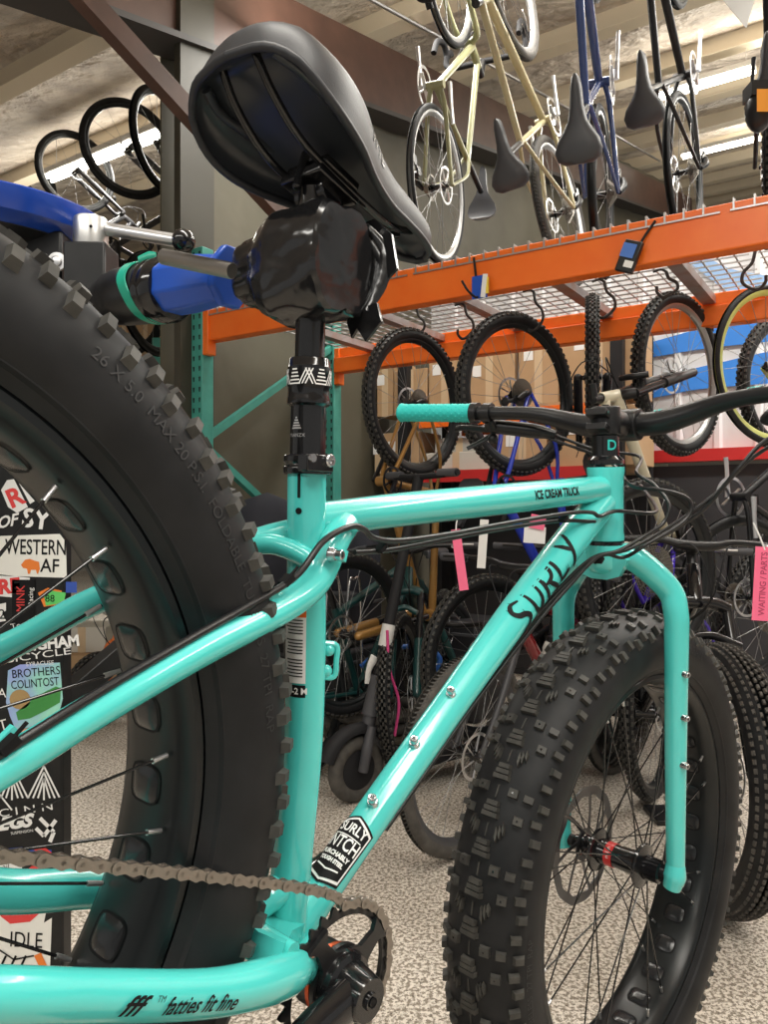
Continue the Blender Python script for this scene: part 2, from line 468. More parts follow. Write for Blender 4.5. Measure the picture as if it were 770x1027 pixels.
b = MB(); b.tube([V((-.453, -.10, .05)), V((-.45, -.115, -.0)), V((-.40, -.105, -.05))], [.012, .014, .010], 10, k=4); b.tube([V((-.40, -.078, -.05)), V((-.375, -.074, -.13))], .010, 8, flat=.4)
b.build('derailleur', BLKS, bike)
# ---- frame
b = MB()
ST = [(-.125, 0, .399), (-.100, 0, .327), (-.0735, 0, .2525), (-.0510, 0, .179), (-.0330, 0, .100), (-.0215, 0, .045), (-.012, 0, .01)]
b.tube(ST, [.0168, .0168, .0170, .0172, .0172, .0175, .018], 28, k=6)
TT0, TT1 = V((-.106, 0, .360)), V((.408, 0, .5715))
b.tube([TT0, V((.02, 0, .4125)), V((.22, 0, .494)), TT1], [.0148, .0170, .0184, .0180], 28, k=6)
b.lathe([(.0215, 0), (.0262, .0005), (.0264, .006), (.0252, .012), (.0250, .09), (.0264, .098), (.0264, .1045), (.0215, .1050)], V((.4535, 0, .5095)) , SU, 32)
DT0, DT1 = V((0, 0, .03)), V((.4420, 0, .5450))
DTP = [(-.008, 0, .018), (.0681, 0, .1199), (.1645, 0, .2450), (.2560, 0, .3620), (.3680, 0, .4960), (.430, 0, .562)]
b.tube(DTP, [.0172, .0174, .0182, .0212, .0228, .0215], 28, k=6)
# bottom bracket shell
b.lathe([(.0185, -.052), (.0225, -.052), (.0225, .052), (.0185, .052)], (0, 0, 0), (0, 1, 0), 32)
b.build('frame', TEAL, bike, 50)
# stays
b = MB()
SSR = [(-.074, -.010, .366), (-.0929, -.021, .346), (-.1120, -.030, .306), (-.1520, -.040, .2745), (-.2282, -.062, .2331), (-.2999, -.084, .1905), (-.3600, -.098, .1500), (-.452, -.104, .083)]
b.tube(SSR, [.0130, .0132, .0130, .0125, .0118, .0106, .0102, .0095], 20, k=7)
b.tube([(-.108, .016, .349), (-.1250, .026, .337), (-.1500, .040, .3170), (-.2294, .080, .2523), (-.2831, .096, .1995), (-.37, .102, .14), (-.452, .104, .083)], [.0110, .0115, .0115, .0112, .0108, .0100, .0095], 20, k=7)
b.tube([(-.1520, .036, .3140), (-.1440, .030, .3230), (-.1300, .008, .3300), (-.1130, -.018, .3230), (-.1150, -.030, .3060)], .0088, 16, k=7)
# cable stops on the right stay
for c in ((-.1620, -.0440, .2800), (-.3500, -.0975, .1680)):
    b.box(V(c), (.016, .005, .010), Matrix.Rotation(R_(32), 3, 'Y'))
for c, a in (((-.1385, .030, .3270), 0), ((-.1050, -.0440, .3330), 0)):
    b.cyl(V(c) + V((0, 0, -.006)), V(c) + V((0, 0, .003)), .0062, 14)
b.build('seat_stays', TEAL, bike, 50)
b = MB()
b.tube([(-.012, -.030, .004), (-.0450, -.046, .0130), (-.0700, -.060, .0150), (-.1116, -.073, .0185), (-.1699, -.083, .0238), (-.2529, -.092, .0370), (-.3184, -.100, .0490), (-.452, -.104, .068)], [.0150, .0155, .0160, .0158, .0145, .0137, .0133, .012], 22, k=7)
b.tube([(-.012, .030, .004), (-.0600, .052, .0160), (-.1080, .078, .0270), (-.1467, .090, .0299), (-.2241, .100, .0273), (-.3184, .102, .0450), (-.452, .104, .068)], [.0125, .0130, .0150, .0155, .0160, .014, .012], 22, k=7)
# yoke plate joining stays, seat tube and shell
b.prism([(.012, .012), (-.030, .034), (-.066, .062), (-.074, .040), (-.060, .0), (-.074, -.040), (-.066, -.062), (-.030, -.034), (.012, -.012)][::1], (-.0150, 0, .032), (1, 0, -.10), (0, 1, 0), .020)
b.tube([(-.0250, 0, .058), (-.045, 0, .050), (-.060, 0, .036)], [.012, .014, .010], 14, k=4)
b.tube([(-.068, -.060, .030), (-.0745, 0, .033), (-.068, .060, .030)], .0080, 12, k=6)
b.box((-.456, -.104, .072), (.045, .010, .05)); b.box((-.456, .104, .072), (.045, .010, .05))
b.build('chain_stays', TEAL, bike, 50)
# bosses on the tubes (bright bolts)
def boss(p, d, n_='boss_bolt', r=.0042, h=.0085):
    p = V(p); d = V(d).normalized(); b = MB()
    b.cyl(p - d * .003, p + d * .003, r * 1.5, 14, r * 1.2)
    b.lathe([(.0001, .003), (r, .003), (r, h), (r * .85, h + .0006), (r * .5, h + .0004), (r * .45, h - .003), (.0001, h - .003)], p, d, 14)
    return b.build(n_, STEEL, bike)
perp = V((-.765, 0, .645))
for q in ((.1580, 0, .2350), (.1130, 0, .1790), (.0680, 0, .1200)):
    p = V(q); T = V((.64, 0, .77)); s = (V(perp) + V((0, -.35, 0))).normalized()
    boss(p + s * .0180, s)
boss((-.1120, -.0430, .3300), (.25, -1, .1)); boss((-.1385, .030, .3300), (-.1, -.1, 1))
boss((-.078, .058, .035), (-1, -.2, .2))
# bottle cage guide on the seat tube
b = MB(); b.tube([(-.0590, -.006, .262), (-.0500, -.012, .262), (-.0470, -.013, .250), (-.0440, -.012, .236), (-.0530, -.004, .233)], .0026, 8, k=5)
b.ball((-.0540, -.0080, .257), .0055, 12); b.ball((-.0500, -.0070, .239), .0055, 12); b.build('cable_guide', TEAL, bike)
# seat tube slot
b = MB(); b.add(wrap([(-.001, -.0013), (.032, -.0013), (.032, .0013), (-.001, .0013)][::1], (-.1102, 0, .3560), (-.1250, 0, .3990), 0, R_(66), (.0168, .0168), .0003), [(0, 1, 2, 3)]); 
b.cyl(wrap([(-.012, 0)], (-.1102, 0, .3560), (-.1250, 0, .3990), 0, R_(66), (.0168, .0168), 0)[0], wrap([(-.012, 0)], (-.1102, 0, .3560), (-.1250, 0, .3990), 0, R_(66), (.0168, .0168), .0006)[0], .0028, 12)
b.build('seat_tube_slot', BPR, bike)
# ---- seatpost
SD = V((-.3075, 0, .9515)).normalized()
SP0 = V((-.1262, 0, .4030))
b = MB(); Pz = lambda d: SP0 + SD * d
b.lathe([(.0155, -.06), (.0155, .052)], SP0, SD, 28); 
b.lathe([(.0158, .050), (.0185, .052), (.0185, .056), (.0178, .058), (.0178, .066), (.0188, .068), (.0188, .083), (.0180, .084), (.0178, .089), (.0165, .091), (.0140, .0915)], SP0, SD, 32)
b.build('seatpost', BLK, bike)
b = MB(); b.cyl(Pz(.088), Pz(.235), .0128, 28); o = b.build('dropper_stanchion', BLK, bike); o['label'] = 'glossy upper tube sliding in seatpost'
# geometric band: white bars in slanted groups
b = MB(); Ab, Bb = SP0 + SD * .060, SP0 + SD * .088
def bars(x0, ang, n, sp, ln):
    for i in range(n):
        cx_ = x0 + i * sp; dx = math.sin(ang) * ln / 2; dy = math.cos(ang) * ln / 2
        q = [(cx_ - dx - .0006, -dy), (cx_ - dx + .0006, -dy), (cx_ + dx + .0006, dy), (cx_ + dx - .0006, dy)]
        poly_wrap(b, [[(y, -x) for x, y in q]], Ab, Bb, (.0189, .0189), 0, 0, .0003, 3)
for g in range(5):
    x0 = -.054 + g * .0245
    for i in range(5):
        h = -.0062 + i * .0030
        poly_wrap(b, [[(h - .0006, -(x0 - .0040 + i * .0008)), (h + .0006, -(x0 - .004 + i * .0008)), (h + .0006, -(x0 + .0075 - i * .0008)), (h - .0006, -(x0 + .0075 - i * .0008))]], Ab, Bb, (.0189, .0189), 0, 0, .0003, 4)
    bars(x0 + .0095, .45, 3, .0028, .0145); bars(x0 + .0150, -.45, 2, .0028, .0145)
b.build('zigzag_band', WHT, bike)
b = MB(); A2, B2 = SP0 + SD * .006, SP0 + SD * .050
for i in range(5):
    y = i * .0022; wd = .0052 * (1 - i / 5.)
    poly_wrap(b, [[(.002 + y, -wd), (.0033 + y, -wd * .85), (.0033 + y, wd * .85), (.002 + y, wd)]], A2, B2, (.0155, .0155), R_(82), 0, .0004, 3)
b.build('triangle_mark', SILV, bike)
text_wrap('post_lettering', 'TRANZX', .0042, A2, B2, (.0155, .0155), R_(82), SILV, bike, rot=-pi / 2, u0=-.0035)
# collar
b = MB(); b.lathe([(.0170, -.008), (.0205, -.008), (.0208, -.002), (.0190, -.001), (.0190, .001), (.0208, .002), (.0205, .008), (.0165, .009)], SP0, SD, 32)
b.box(SP0 + V((-.012, -.0235, -.003)), (.030, .012, .014), Matrix.Rotation(R_(-18), 3, 'Y'))
b.build('seat_collar', BLK, bike, bevel=.001)
b = MB(); c0 = SP0 + V((-.004, -.0285, .002)); b.lathe([(.0001, 0), (.0055, 0), (.0055, .004), (.0045, .0052), (.0026, .0052), (.0024, .0025), (.0001, .0025)], c0, (-.1, -1, 0), 16)
b.cyl(SP0 + V((-.0235, -.028, -.003)), SP0 + V((-.0235, -.0325, -.003)), .0035, 12); b.build('collar_bolt', STEEL, bike)
# ---- saddle
SADT = [0, .015, .04, .09, .18, .28, .38, .48, .58, .68, .78, .88, .96, 1]
SADW = [.006, .034, .050, .066, .0740, .0735, .066, .053, .041, .032, .027, .0235, .0175, .006]
SADZ = [.672, .671, .669, .662, .651, .646, .646, .648, .652, .656, .660, .662, .662, .662]
SADH = [.012, .020, .028, .040, .053, .059, .056, .048, .039, .032, .027, .023, .019, .012]
def sad(t):
    """station t 0 = tail .. 1 = nose : centre x, rim half width, rim z, crown height"""
    a = 0
    while a < 12 and SADT[a + 1] < t: a += 1
    f = (t - SADT[a]) / (SADT[a + 1] - SADT[a]); h_ = SADT[a + 1] - SADT[a]
    def L(q):
        def sl(i):
            if i == 0 or i == 13: return 0 if i == 13 else (q[1] - q[0]) / (SADT[1] - SADT[0])
            return (q[i + 1] - q[i - 1]) / (SADT[i + 1] - SADT[i - 1])
        return (2 * f ** 3 - 3 * f ** 2 + 1) * q[a] + (f ** 3 - 2 * f * f + f) * h_ * sl(a) + (3 * f * f - 2 * f ** 3) * q[a + 1] + (f ** 3 - f * f) * h_ * sl(a + 1)
    return -.312 + .262 * t, L(SADW), L(SADZ), L(SADH)
TS = [0, .004, .009, .015, .025, .04, .06, .09, .13] + [.13 + .83 * i / 26 for i in range(1, 27)] + [.975, .99, 1.0]
NS = len(TS) - 1; b = MB(); NA = 26; vs = []
def sadp(t, j):
    x, wd, z, ch = sad(t); a = pi * j / NA; c = math.cos(a); s_ = max(math.sin(a), 0)
    y = wd * (abs(c) ** .80) * (1 if c > 0 else -1)
    dip = -.006 * math.exp(-(y / .008) ** 2) * (1 if .15 < t < .8 else 0)
    return V((x, y, z - .010 + (ch + .010) * (s_ ** .72) + dip))
for t in TS:
    for j in range(NA + 1): vs.append(sadp(t, j))
fs = [(i * (NA + 1) + j, (i + 1) * (NA + 1) + j, (i + 1) * (NA + 1) + j + 1, i * (NA + 1) + j + 1) for i in range(NS) for j in range(NA)]
fs += [tuple(range(NA + 1)), tuple(reversed(range(NS * (NA + 1), (NS + 1) * (NA + 1))))]
b.add(vs, fs)
SADC = mat('saddle_cover', (.020, .021, .025), .48, bump=(900, .25, .0004))
saddle = b.build('saddle', SADC, bike, 60)
# hollow moulded shell underneath
b = MB(); vs = []
for t in TS:
    x, wd, z, ch = sad(t)
    for j in range(NA + 1):
        a = pi * j / NA; c = math.cos(a); s_ = max(math.sin(a), 0)
        y = wd * .99 * (abs(c) ** .8) * (1 if c > 0 else -1)
        depth = (ch * .55) * (s_ ** .5) * min(1, t / .06, (1 - t) / .04)
        vs.append(V((x, y, z - .0112 + max(depth, 0))))
b.add(vs, [(i * (NA + 1) + j, (i + 1) * (NA + 1) + j, (i + 1) * (NA + 1) + j + 1, i * (NA + 1) + j + 1) for i in range(NS) for j in range(NA)])
# ribs of the cut-out channel
for sy in (1, -1):
    b.tube([(-.295, sy * .018, .678), (-.255, sy * .0150, .684), (-.20, sy * .011, .6860), (-.130, sy * .007, .6760)], .0045, 8, k=5)
    b.tube([(-.296, sy * .042, .664), (-.27, sy * .050, .662), (-.22, sy * .044, .666)], .004, 8, k=5)
b.build('saddle_shell', mat('saddle_shell', (.030, .034, .040), .30, spec=.55), bike, 60)
# thick rolled edge along the rim
b = MB(); edge = []
for sgn in (-1, 1):
    part = [(sad(t)[0], sgn * sad(t)[1], sad(t)[2] - .010) for t in TS]
    edge += part if sgn < 0 else part[::-1]
edge.append(edge[0])
b.tube(edge, .0036, 8, cap=False); b.build('saddle_edge', SADC, bike, 60)
bm_ = text_geo('WTB', .016, bold=.0004); bb = MB(); vv = []
for q in bm_.verts:
    t = .50 + q.co.x / .262; jj = NA * (1 - (.26 + q.co.y / .060 / pi * 1.0) / 1.0) if True else 0
    jj = NA * (1 - .12) + -q.co.y / .050 * NA / pi
    p0 = sadp(t, jj); dj = sadp(t, jj + .2) - sadp(t, jj - .2); dt_ = sadp(t + .01, jj) - sadp(t - .01, jj)
    nn = dt_.cross(dj).normalized(); nn = nn if nn.y < 0 else -nn
    vv.append(p0 + nn * .0006)
bb.add(vv, [tuple(x.index for x in f.verts) for f in bm_.faces]); bm_.free()
bb.build('saddle_mark', mat('saddle_mark', (.012, .012, .013), .25), bike)
# rails
b = MB()
for sy in (1, -1):
    b.tube([(-.300, sy * .0200, .672), (-.278, sy * .0215, .655), (-.245, sy * .0220, .640), (-.210, sy * .0220, .6355), (-.140, sy * .0220, .6355), (-.110, sy * .016, .645), (-.082, sy * .008, .662)], .0035, 10, k=6)
b.build('saddle_rails', BLK, bike)
b = MB()
b.box((-.192, 0, .632), (.050, .050, .010)); b.box((-.192, 0, .642), (.042, .050, .008)); b.cyl((-.216, 0, .616), (-.216, 0, .652), .004, 10); b.cyl((-.168, 0, .610), (-.168, 0, .652), .004, 10)
b.tube([(-.192, -.018, .627), (-.192, .018, .627)], .014, 16); b.build('saddle_clamp', BLK, bike, bevel=.002)
# ---- crankset
b = MB(); yc = -.0545; NTH = 30; RR = .0612; N = NTH * 6; vs = []
for k in range(N):
    a = 2 * pi * k / N; ph = k % 6; rr = RR + (-.0042, -.0030, .0012, .0030, .0012, -.0030)[ph]
    for r, y in ((rr, yc - .0012), (rr, yc + .0012), (RR - .0085, yc - .0022), (RR - .0085, yc + .0022)): vs.append(V((math.cos(a) * r, y, math.sin(a) * r)))
fs = []
for k in range(N):
    p, q = 4 * k, 4 * ((k + 1) % N); fs += [(p, q, q + 1, p + 1), (p, p + 2, q + 2, q), (p + 1, q + 1, q + 3, p + 3), (p + 2, p + 3, q + 3, q + 2)]
b.add(vs, fs)
for k in range(4):
    a = R_(50 + 90 * k)
    d = V((math.cos(a), 0, math.sin(a))); s_ = V((-math.sin(a), 0, math.cos(a)))
    b.prism([(.018, -.020), (.030, -.0085), (.046, -.006), (.0545, -.0120), (.0545, .0120), (.046, .006), (.030, .0085), (.018, .020)], V((0, yc - .0022, 0)), d, s_, -.0044)
b.lathe([(.014, yc + .0022), (.030, yc + .0022), (.030, yc - .0022), (.014, yc - .0022)], n=40)
b.build('chainring', BLKS, bike, 30)
o = text_flat('ring_mark', 'RF', .010, V((-.030, yc - .0026, .022)), (.9, 0, .43), (-.43, 0, .9), WHT, bike)
b = MB(); b.lathe([(.016, -.050), (.0262, -.050), (.0262, -.030), (.016, -.030)], n=36); b.build('bearing_cup', BLKS, bike)
b = MB(); b.lathe([(.0255, -.0485), (.0272, -.0485), (.0272, -.0445), (.0255, -.0445)], n=36); o = b.build('preload_ring', mat('orange_anodised', (.70, .10, .02), .3, .6), bike)
b = MB()
CA = V((-.906, 0, -.423)).normalized()       # the right crank arm points down and back
b.lathe([(.0001, -.093), (.0065, -.093), (.0070, -.0905), (.0165, -.0905), (.0175, -.088), (.0215, -.068), (.0255, -.066), (.0275, -.060), (.0275, -.057)], n=40)
s_ = V((.423, 0, -.906))
b.tube([V((0, -.074, 0)), CA * .05 + V((0, -.076, 0)), CA * .12 + V((0, -.083, 0)), CA * .175 + V((0, -.086, 0))], [.0180, .0160, .0125, .0145], 20, k=6, flat=.8)
b.cyl(CA * .175 + V((0, -.098, 0)), CA * .175 + V((0, -.074, 0)), .015, 20)
crank = b.build('crank_arm', BLK, bike, 40)
b = MB(); b.lathe([(.0001, .0), (.0042, .0), (.0042, -.0006)], (0, -.0935, 0), (0, 1, 0), 8); b.build('crank_bolt', BPR, bike)
b = MB(); b.tube([V((0, .066, 0)), -CA * .09 + V((0, .074, 0)), -CA * .175 + V((0, .080, 0))], [.018, .012, .014], 16, k=5); b.build('crank_arm', BLK, bike)
# pedal flat on the right arm: below the frame of the photo but part of the bike
b = MB(); pc = CA * .175 + V((0, -.15, 0)); b.box(pc, (.095, .09, .012)); b.cyl(CA * .175 + V((0, -.09, 0)), pc, .006); b.build('pedal', BLKS, bike, bevel=.003)
# ---- chain
ycn = -.0545
path = [V((-.380, ycn, .105)), V((-.316, ycn, .1010)), V((-.2521, ycn, .0948)), V((-.170, ycn, .0870)), V((-.0836, ycn, .0772)), V((-.030, ycn, .0685))]
full = smooth_path(path, 24)
for k in range(0, 60):
    a = R_(104) - k * R_(186) / 59; full.append(V((math.cos(a) * RR * 1.005, ycn, math.sin(a) * RR * 1.005)))
full += [V((-.10, ycn, -.067)), V((-.22, ycn, -.075)), V((-.36, ycn - .02, -.10))]
def resample(P, step):
    out = [P[0]]; acc = 0
    for a, c in zip(P, P[1:]):
        L = (c - a).length; 
        while acc + L >= step:
            t = (step - acc) / L; a = a + (c - a) * t; out.append(a.copy()); L = (c - a).length; acc = 0
        acc += L
    return out
pins = resample(full, .0127)
b = MB()
def plate(p, q, y, th):
    d = (q - p); L = d.length; d.normalize(); s_ = V((-d.z, 0, d.x)); n = 9; poly = []
    for k in range(n): a = pi / 2 + pi * k / (n - 1); poly.append((math.cos(a) * .0043, math.sin(a) * .0043))
    poly += [(L * .5, -.0028)]
    for k in range(n): a = -pi / 2 + pi * k / (n - 1); poly.append((L + math.cos(a) * .0043, math.sin(a) * .0043))
    poly += [(L * .5, .0028)]
    b.prism(poly, p + V((0, y, 0)), d, s_, th)
for i, (p, q) in enumerate(zip(pins, pins[1:])):
    o_ = .0031 if i % 2 else .0021
    plate(p, q, -o_, -.0009); plate(p, q, o_, -.0009)
    b.cyl(p + V((0, -.0040, 0)), p + V((0, .0040, 0)), .0016, 8); b.cyl(p + V((0, -.0018, 0)), p + V((0, .0018, 0)), .0037, 8)
b.build('chain', CHAIN, bike, 30)
# ---- fork
b = MB()
HB = V((.4535, 0, .5095)); CR = HB - SU * .030
leg = lambda t, y: FA + SU * t + FL * y
for sy, yy, y2 in ((-1, -.0850, -.086), (1, .0960, .098)):
    b.tube([CR + FL * sy * .008 + FW * .004, CR + FL * sy * .034 + SU * .006 + FW * .014, leg(.4180, yy * .84), leg(.385, yy * .985), leg(.335, yy), leg(.18, yy), leg(.012, y2)],
           [.0200, .0190, .0178, .0172, .0168, .0150, .0128], 24, k=9)
    b.tube([leg(.020, y2), leg(.004, y2 * 1.0) + FW * -.002, leg(-.014, y2 * .96) + FW * -.004], [.0132, .0158, .0125], 18, k=4)
b.lathe([(.0255, .024), (.0270, .020), (.0275, -.010), (.020, -.018), (.010, -.022), (.0001, -.023)], HB - SU * .028, SU, 28)
b.prism([(-.042, .010), (-.026, .016), (.026, .016), (.042, .010), (.030, -.014), (.012, -.020), (-.012, -.020), (-.030, -.014)], CR - FW * .008 - SU * .004, FL, SU, .010)
b.build('fork', TEAL, bike, 50)
b = MB(); b.cyl(CR - FW * .0165 - SU * -.002 , CR - FW * .0300 - SU * -.002, .0034, 12); b.build('crown_hole', BPR, bike)
for t in (.300, .238, .170): boss(leg(t, -.0850) - FL * .0150 - FW * .006, -FL - FW * .35, r=.0040, h=.006)
for t in (.268, .110): boss(leg(t, -.0850) + FW * .0145, FW - FL * .1, r=.0042, h=.010)
b = MB(); b.cyl(leg(0, -.098), leg(0, .110), .0095, 18); b.build('axle', BLKS, bike)
# caliper on the left leg
b = MB(); b.box(leg(.052, .078) - FW * .070, (.030, .028, .055), Matrix.Rotation(R_(15), 3, 'Y')); b.tube([leg(.10, .085) - FW * .030, leg(.06, .08) - FW * .07], .009, 10); b.build('brake_caliper', BLKS, bike, bevel=.004)
# headset, spacers, stem
b = MB(); HT1 = V((.41416, 0, .61092)); b.lathe([(.0240, -.001), (.0258, .0), (.0255, .006), (.0200, .011), (.0185, .012)], HT1, SU, 30); b.build('headset', BLK, bike); b = MB(); b.lathe([(.0225, 0), (.0262, -.001), (.0262, -.009), (.0225, -.012)], HB, SU, 30); b.build('headset', BLK, bike)
b = MB(); b.lathe([(.0180, .010), (.0188, .011), (.0188, .040), (.0180, .041)], HT1, SU, 28); b.build('headset_spacer', BLK, bike)
text_wrap('spacer_lettering', 'D', .020, HT1 + SU * .010, HT1 + SU * .042, (.0189, .0189), R_(38), TEALG, bike, rot=-pi / 2, bold=.0004)
BC = V((.455, 0, .6850)) + SU * .003
b = MB(); b.lathe([(.0145, .041), (.0200, .042), (.0205, .046), (.0205, .078), (.0195, .081), (.0150, .082), (.0145, .080), (.0001, .080)], HT1, SU, 28)
sc = HT1 + SU * .061
b.tube([sc + FW * .010, sc + FW * .022, BC - FW * .018], [.0185, .0165, .0200], 20)
b.lathe([(.0180, -.024), (.0232, -.023), (.0238, -.012), (.0238, .012), (.0232, .023), (.0180, .024)], BC, FL, 28)
for sy in (1, -1): b.box(sc - FW * .022 + SU * sy * .010, (.016, .030, .010), None)
b.build('stem', BLKS, bike, 40, bevel=.0008)
for sy in (1, -1): b = MB(); b.cyl(sc - FW * .024 + SU * sy * .010 - FL * .017, sc - FW * .024 + SU * sy * .010 - FL * .0135, .0035, 10); b.build('stem_bolt', BLK, bike)
b = MB(); b.cyl(HT1 + SU * .081, HT1 + SU * .084, .0045, 10); b.build('stem_bolt', BLK, bike)
# handlebar
def barp(y):
    s_ = abs(y); sm = min(max((s_ - .035) / .140, 0), 1); sm = sm * sm * (3 - 2 * sm)
    return BC + FL * y + SU * (.027 * sm + max(0, s_ - .16) * .055) - FW * (max(0, s_ - .11) * .19)
ys = [-.40 + .02 * k for k in range(41)]
b = MB(); b.tube([barp(y) for y in ys], [.0112 if abs(y) > .17 else (.0112 + .0063 * min(1, max(0, (.17 - abs(y)) / .11))) for y in ys], 22); b.build('handlebar', BLKS, bike)
for sy in (1, -1):
    g = MB(); pts = [barp(sy * (.262 + .0069 * k)) for k in range(21)]
    g.tube(pts, [.0155 + (.0014 if k in (0, 20) else .0) for k in range(21)], 24)
    T, F = frames(pts)
    # raised ribs of the grip pattern
    for k in range(20):
        for j in range(24):
            if (j + k) % 2: continue
            a = 2 * pi * j / 24; p = (pts[k] + pts[k + 1]) / 2; u, v_ = F[k]; d = u * math.cos(a) + v_ * math.sin(a); e_ = d.cross(T[k])
            q = p + d * .0152; g.add([q + T[k] * .0024 , q + e_ * .0016, q - T[k] * .0024, q - e_ * .0016, q + d * .0013], [(0, 1, 4), (1, 2, 4), (2, 3, 4), (3, 0, 4)])
    g.cyl(pts[-1], pts[-1] + (pts[-1] - pts[-2]).normalized() * .004, .0165, 20, .013)
    g.build('grip', TEALG, bike, 30)
    # lock ring + lever clamps
    c = MB(); c.tube([barp(sy * .262), barp(sy * .250)], .0178, 20); c.tube([barp(sy * .240), barp(sy * .226)], .0168, 20)
    c.tube([barp(sy * .232) - SU * .012, barp(sy * .232) - SU * .026 + FW * .012], .0085, 12)
    c.build('lever_clamp', BLKS, bike)
    c = MB()
    m0 = barp(sy * .232) - SU * .022 + FW * .020
    rr_ = 1 if sy > 0 else 1.18
    c.tube([m0 + FL * sy * .016, m0, barp(sy * .17 * rr_) - SU * .028 + FW * .030, barp(sy * .135 * rr_ * rr_) - SU * .030 + FW * .034], [.0085, .0120, .0125, .0070], 14, k=5)
    c.build('brake_master_cylinder', BLKS, bike)
    c = MB()
    c.tube([m0 + FL * sy * .004 + FW * .012, m0 + FL * sy * .040 + FW * .026 - SU * .002, m0 + FL * sy * .090 + FW * .028 + SU * .003, m0 + FL * sy * .112 + FW * .034 + SU * .002], [.0075, .0060, .0055, .0068], 10, k=6, flat=.6)
    c.build('brake_lever', BLKS, bike)
    c = MB(); c.tube([m0 - SU * .008, m0 - SU * .020 + FL * sy * .02, m0 - SU * .036 + FL * sy * .046 - FW * .020], [.0050, .0060, .0045], 10, k=5, flat=.5)
    c.ball(m0 - SU * .020 + FL * sy * .006, .009, 12); c.build('shifter', BLKS, bike)
text_wrap('bar_lettering', 'ANSWER PROTAPER', .006, barp(.22), barp(.13), (.0112, .0125), R_(60), SILV, bike)
text_wrap('bar_mark', 'W', .014, barp(-.035), barp(-.075), (.0176, .0172), R_(50), TEALG, bike, bold=.0006)
text_wrap('bar_lettering', 'PRO', .010, barp(-.17), barp(-.21), (.0118, .0118), R_(50), TEALG, bike, bold=.0004)
# ---- cables
def cable(pts, r=.0024, m=BLKS, n_='cable'): c = MB(); c.tube([V(p) for p in pts], r, 8, k=8); return c.build(n_, m, bike, 60)
cable([barp(.14) - SU * .030 + FW * .034, barp(.07) - SU * .038 + FW * .040, barp(.0) - SU * .046 + FW * .046, (.452, -.030, .612), (.446, -.06, .5924), (.4409, -.088, .5619), (.4400, -.085, .5346), (.415, -.070, .506), (.3949, -.050, .4804), (.3700, -.032, .4620), (.3300, -.024, .4160), (.2745, -.014, .3464), (.1807, -.008, .2313), (.0837, -.006, .1067)], .0026)
cable([barp(.15) - SU * .036 + FW * .030, barp(.05) - SU * .052 + FW * .040, (.4300, -.035, .585), (.4179, -.08, .5752), (.449, -.11, .5722), (.4524, -.11, .5449), (.416, -.075, .4950), (.4221, -.045, .4780), (.388, -.030, .470), (.335, -.018, .4180), (.2760, -.006, .3464), (.1830, -.002, .2313)], .0026)
cable([(.585, .02, .640), (.470, -.06, .560), (.410, -.030, .540), (.372, -.026, .520), (.3500, -.024, .518), (.2916, -.0215, .4975), (.1637, -.019, .4435), (.0742, -.019, .4045), (-.0102, -.022, .3715), (-.0505, -.026, .3620), (-.0700, -.030, .3640), (-.0920, -.035, .3600), (-.1233, -.040, .3380), (-.150, -.0475, .3020), (-.2009, -.058, .2655), (-.2304, -.066, .2470), (-.2999, -.088, .2040), (-.3560, -.103, .1650), (-.44, -.112, .10)], .0028)
cable([(.372, -.020, .512), (.2916, -.010, .487), (.1637, -.012, .4360), (.0742, -.012, .3980), (-.0102, -.014, .3620), (-.06, -.016, .345)], .0026)
cable([barp(-.27) - SU * .030 + FW * .030, (.4518, -.2, .657), (.4454, -.17, .6134), (.4656, -.12, .5566), (.46, -.05, .505), (.48, .03, .480), (.520, .088, .440), (.580, .108, .330), (.62, .105, .2), (.60, .09, .12)], .0030)
cable([barp(-.26) - SU * .036 + FW * .030, (.470, -.18, .640), (.463, -.14, .585), (.455, -.09, .535), (.4221, -.05, .4900), (.384, -.022, .466), (.332, -.012, .4150), (.2750, .000, .3440), (.1807, .004, .2290), (.0837, .004, .1040)], .0026)
for c in ((-.1584, -.0480, .2970), (-.3560, -.103, .1680), (.2916, -.018, .490), (-.030, -.018, .358), (.385, -.030, .463)):
    b = MB(); c = V(c); b.box(c, (.0045, .009, .010), Matrix.Rotation(R_(35), 3, 'Y')); b.tube([c, c + V((.004, -.004, .012))], .0012, 6)
    b.build('cable_tie', BPR, bike)
# ---- writing on the frame
text_wrap('model_lettering', 'ICE CREAM TRUCK', .0150, (.2100, 0, .4895), (.3260, 0, .5370), (.0184, .0181), R_(8), BPR, bike, bold=.0005, fit=.112)
text_wrap('stay_lettering', 'fff', .0150, (-.262, -.0930, .0386), (-.224, -.0892, .0322), (.0138, .0140), R_(0), BPR, bike, shear=.55, bold=.0003, fit=.022, off=.0012)
text_wrap('stay_lettering', 'TM', .0050, (-.234, -.0902, .0338), (-.209, -.0876, .0300), (.0143, .0144), R_(15), BPR, bike, shear=.3, off=.0012)
text_wrap('stay_lettering', 'fatties fit fine', .0140, (-.224, -.0890, .0320), (-.146, -.0797, .0215), (.0140, .0152), R_(-2), BPR, bike, shear=.5, bold=.0002, fit=.066, off=.0012)
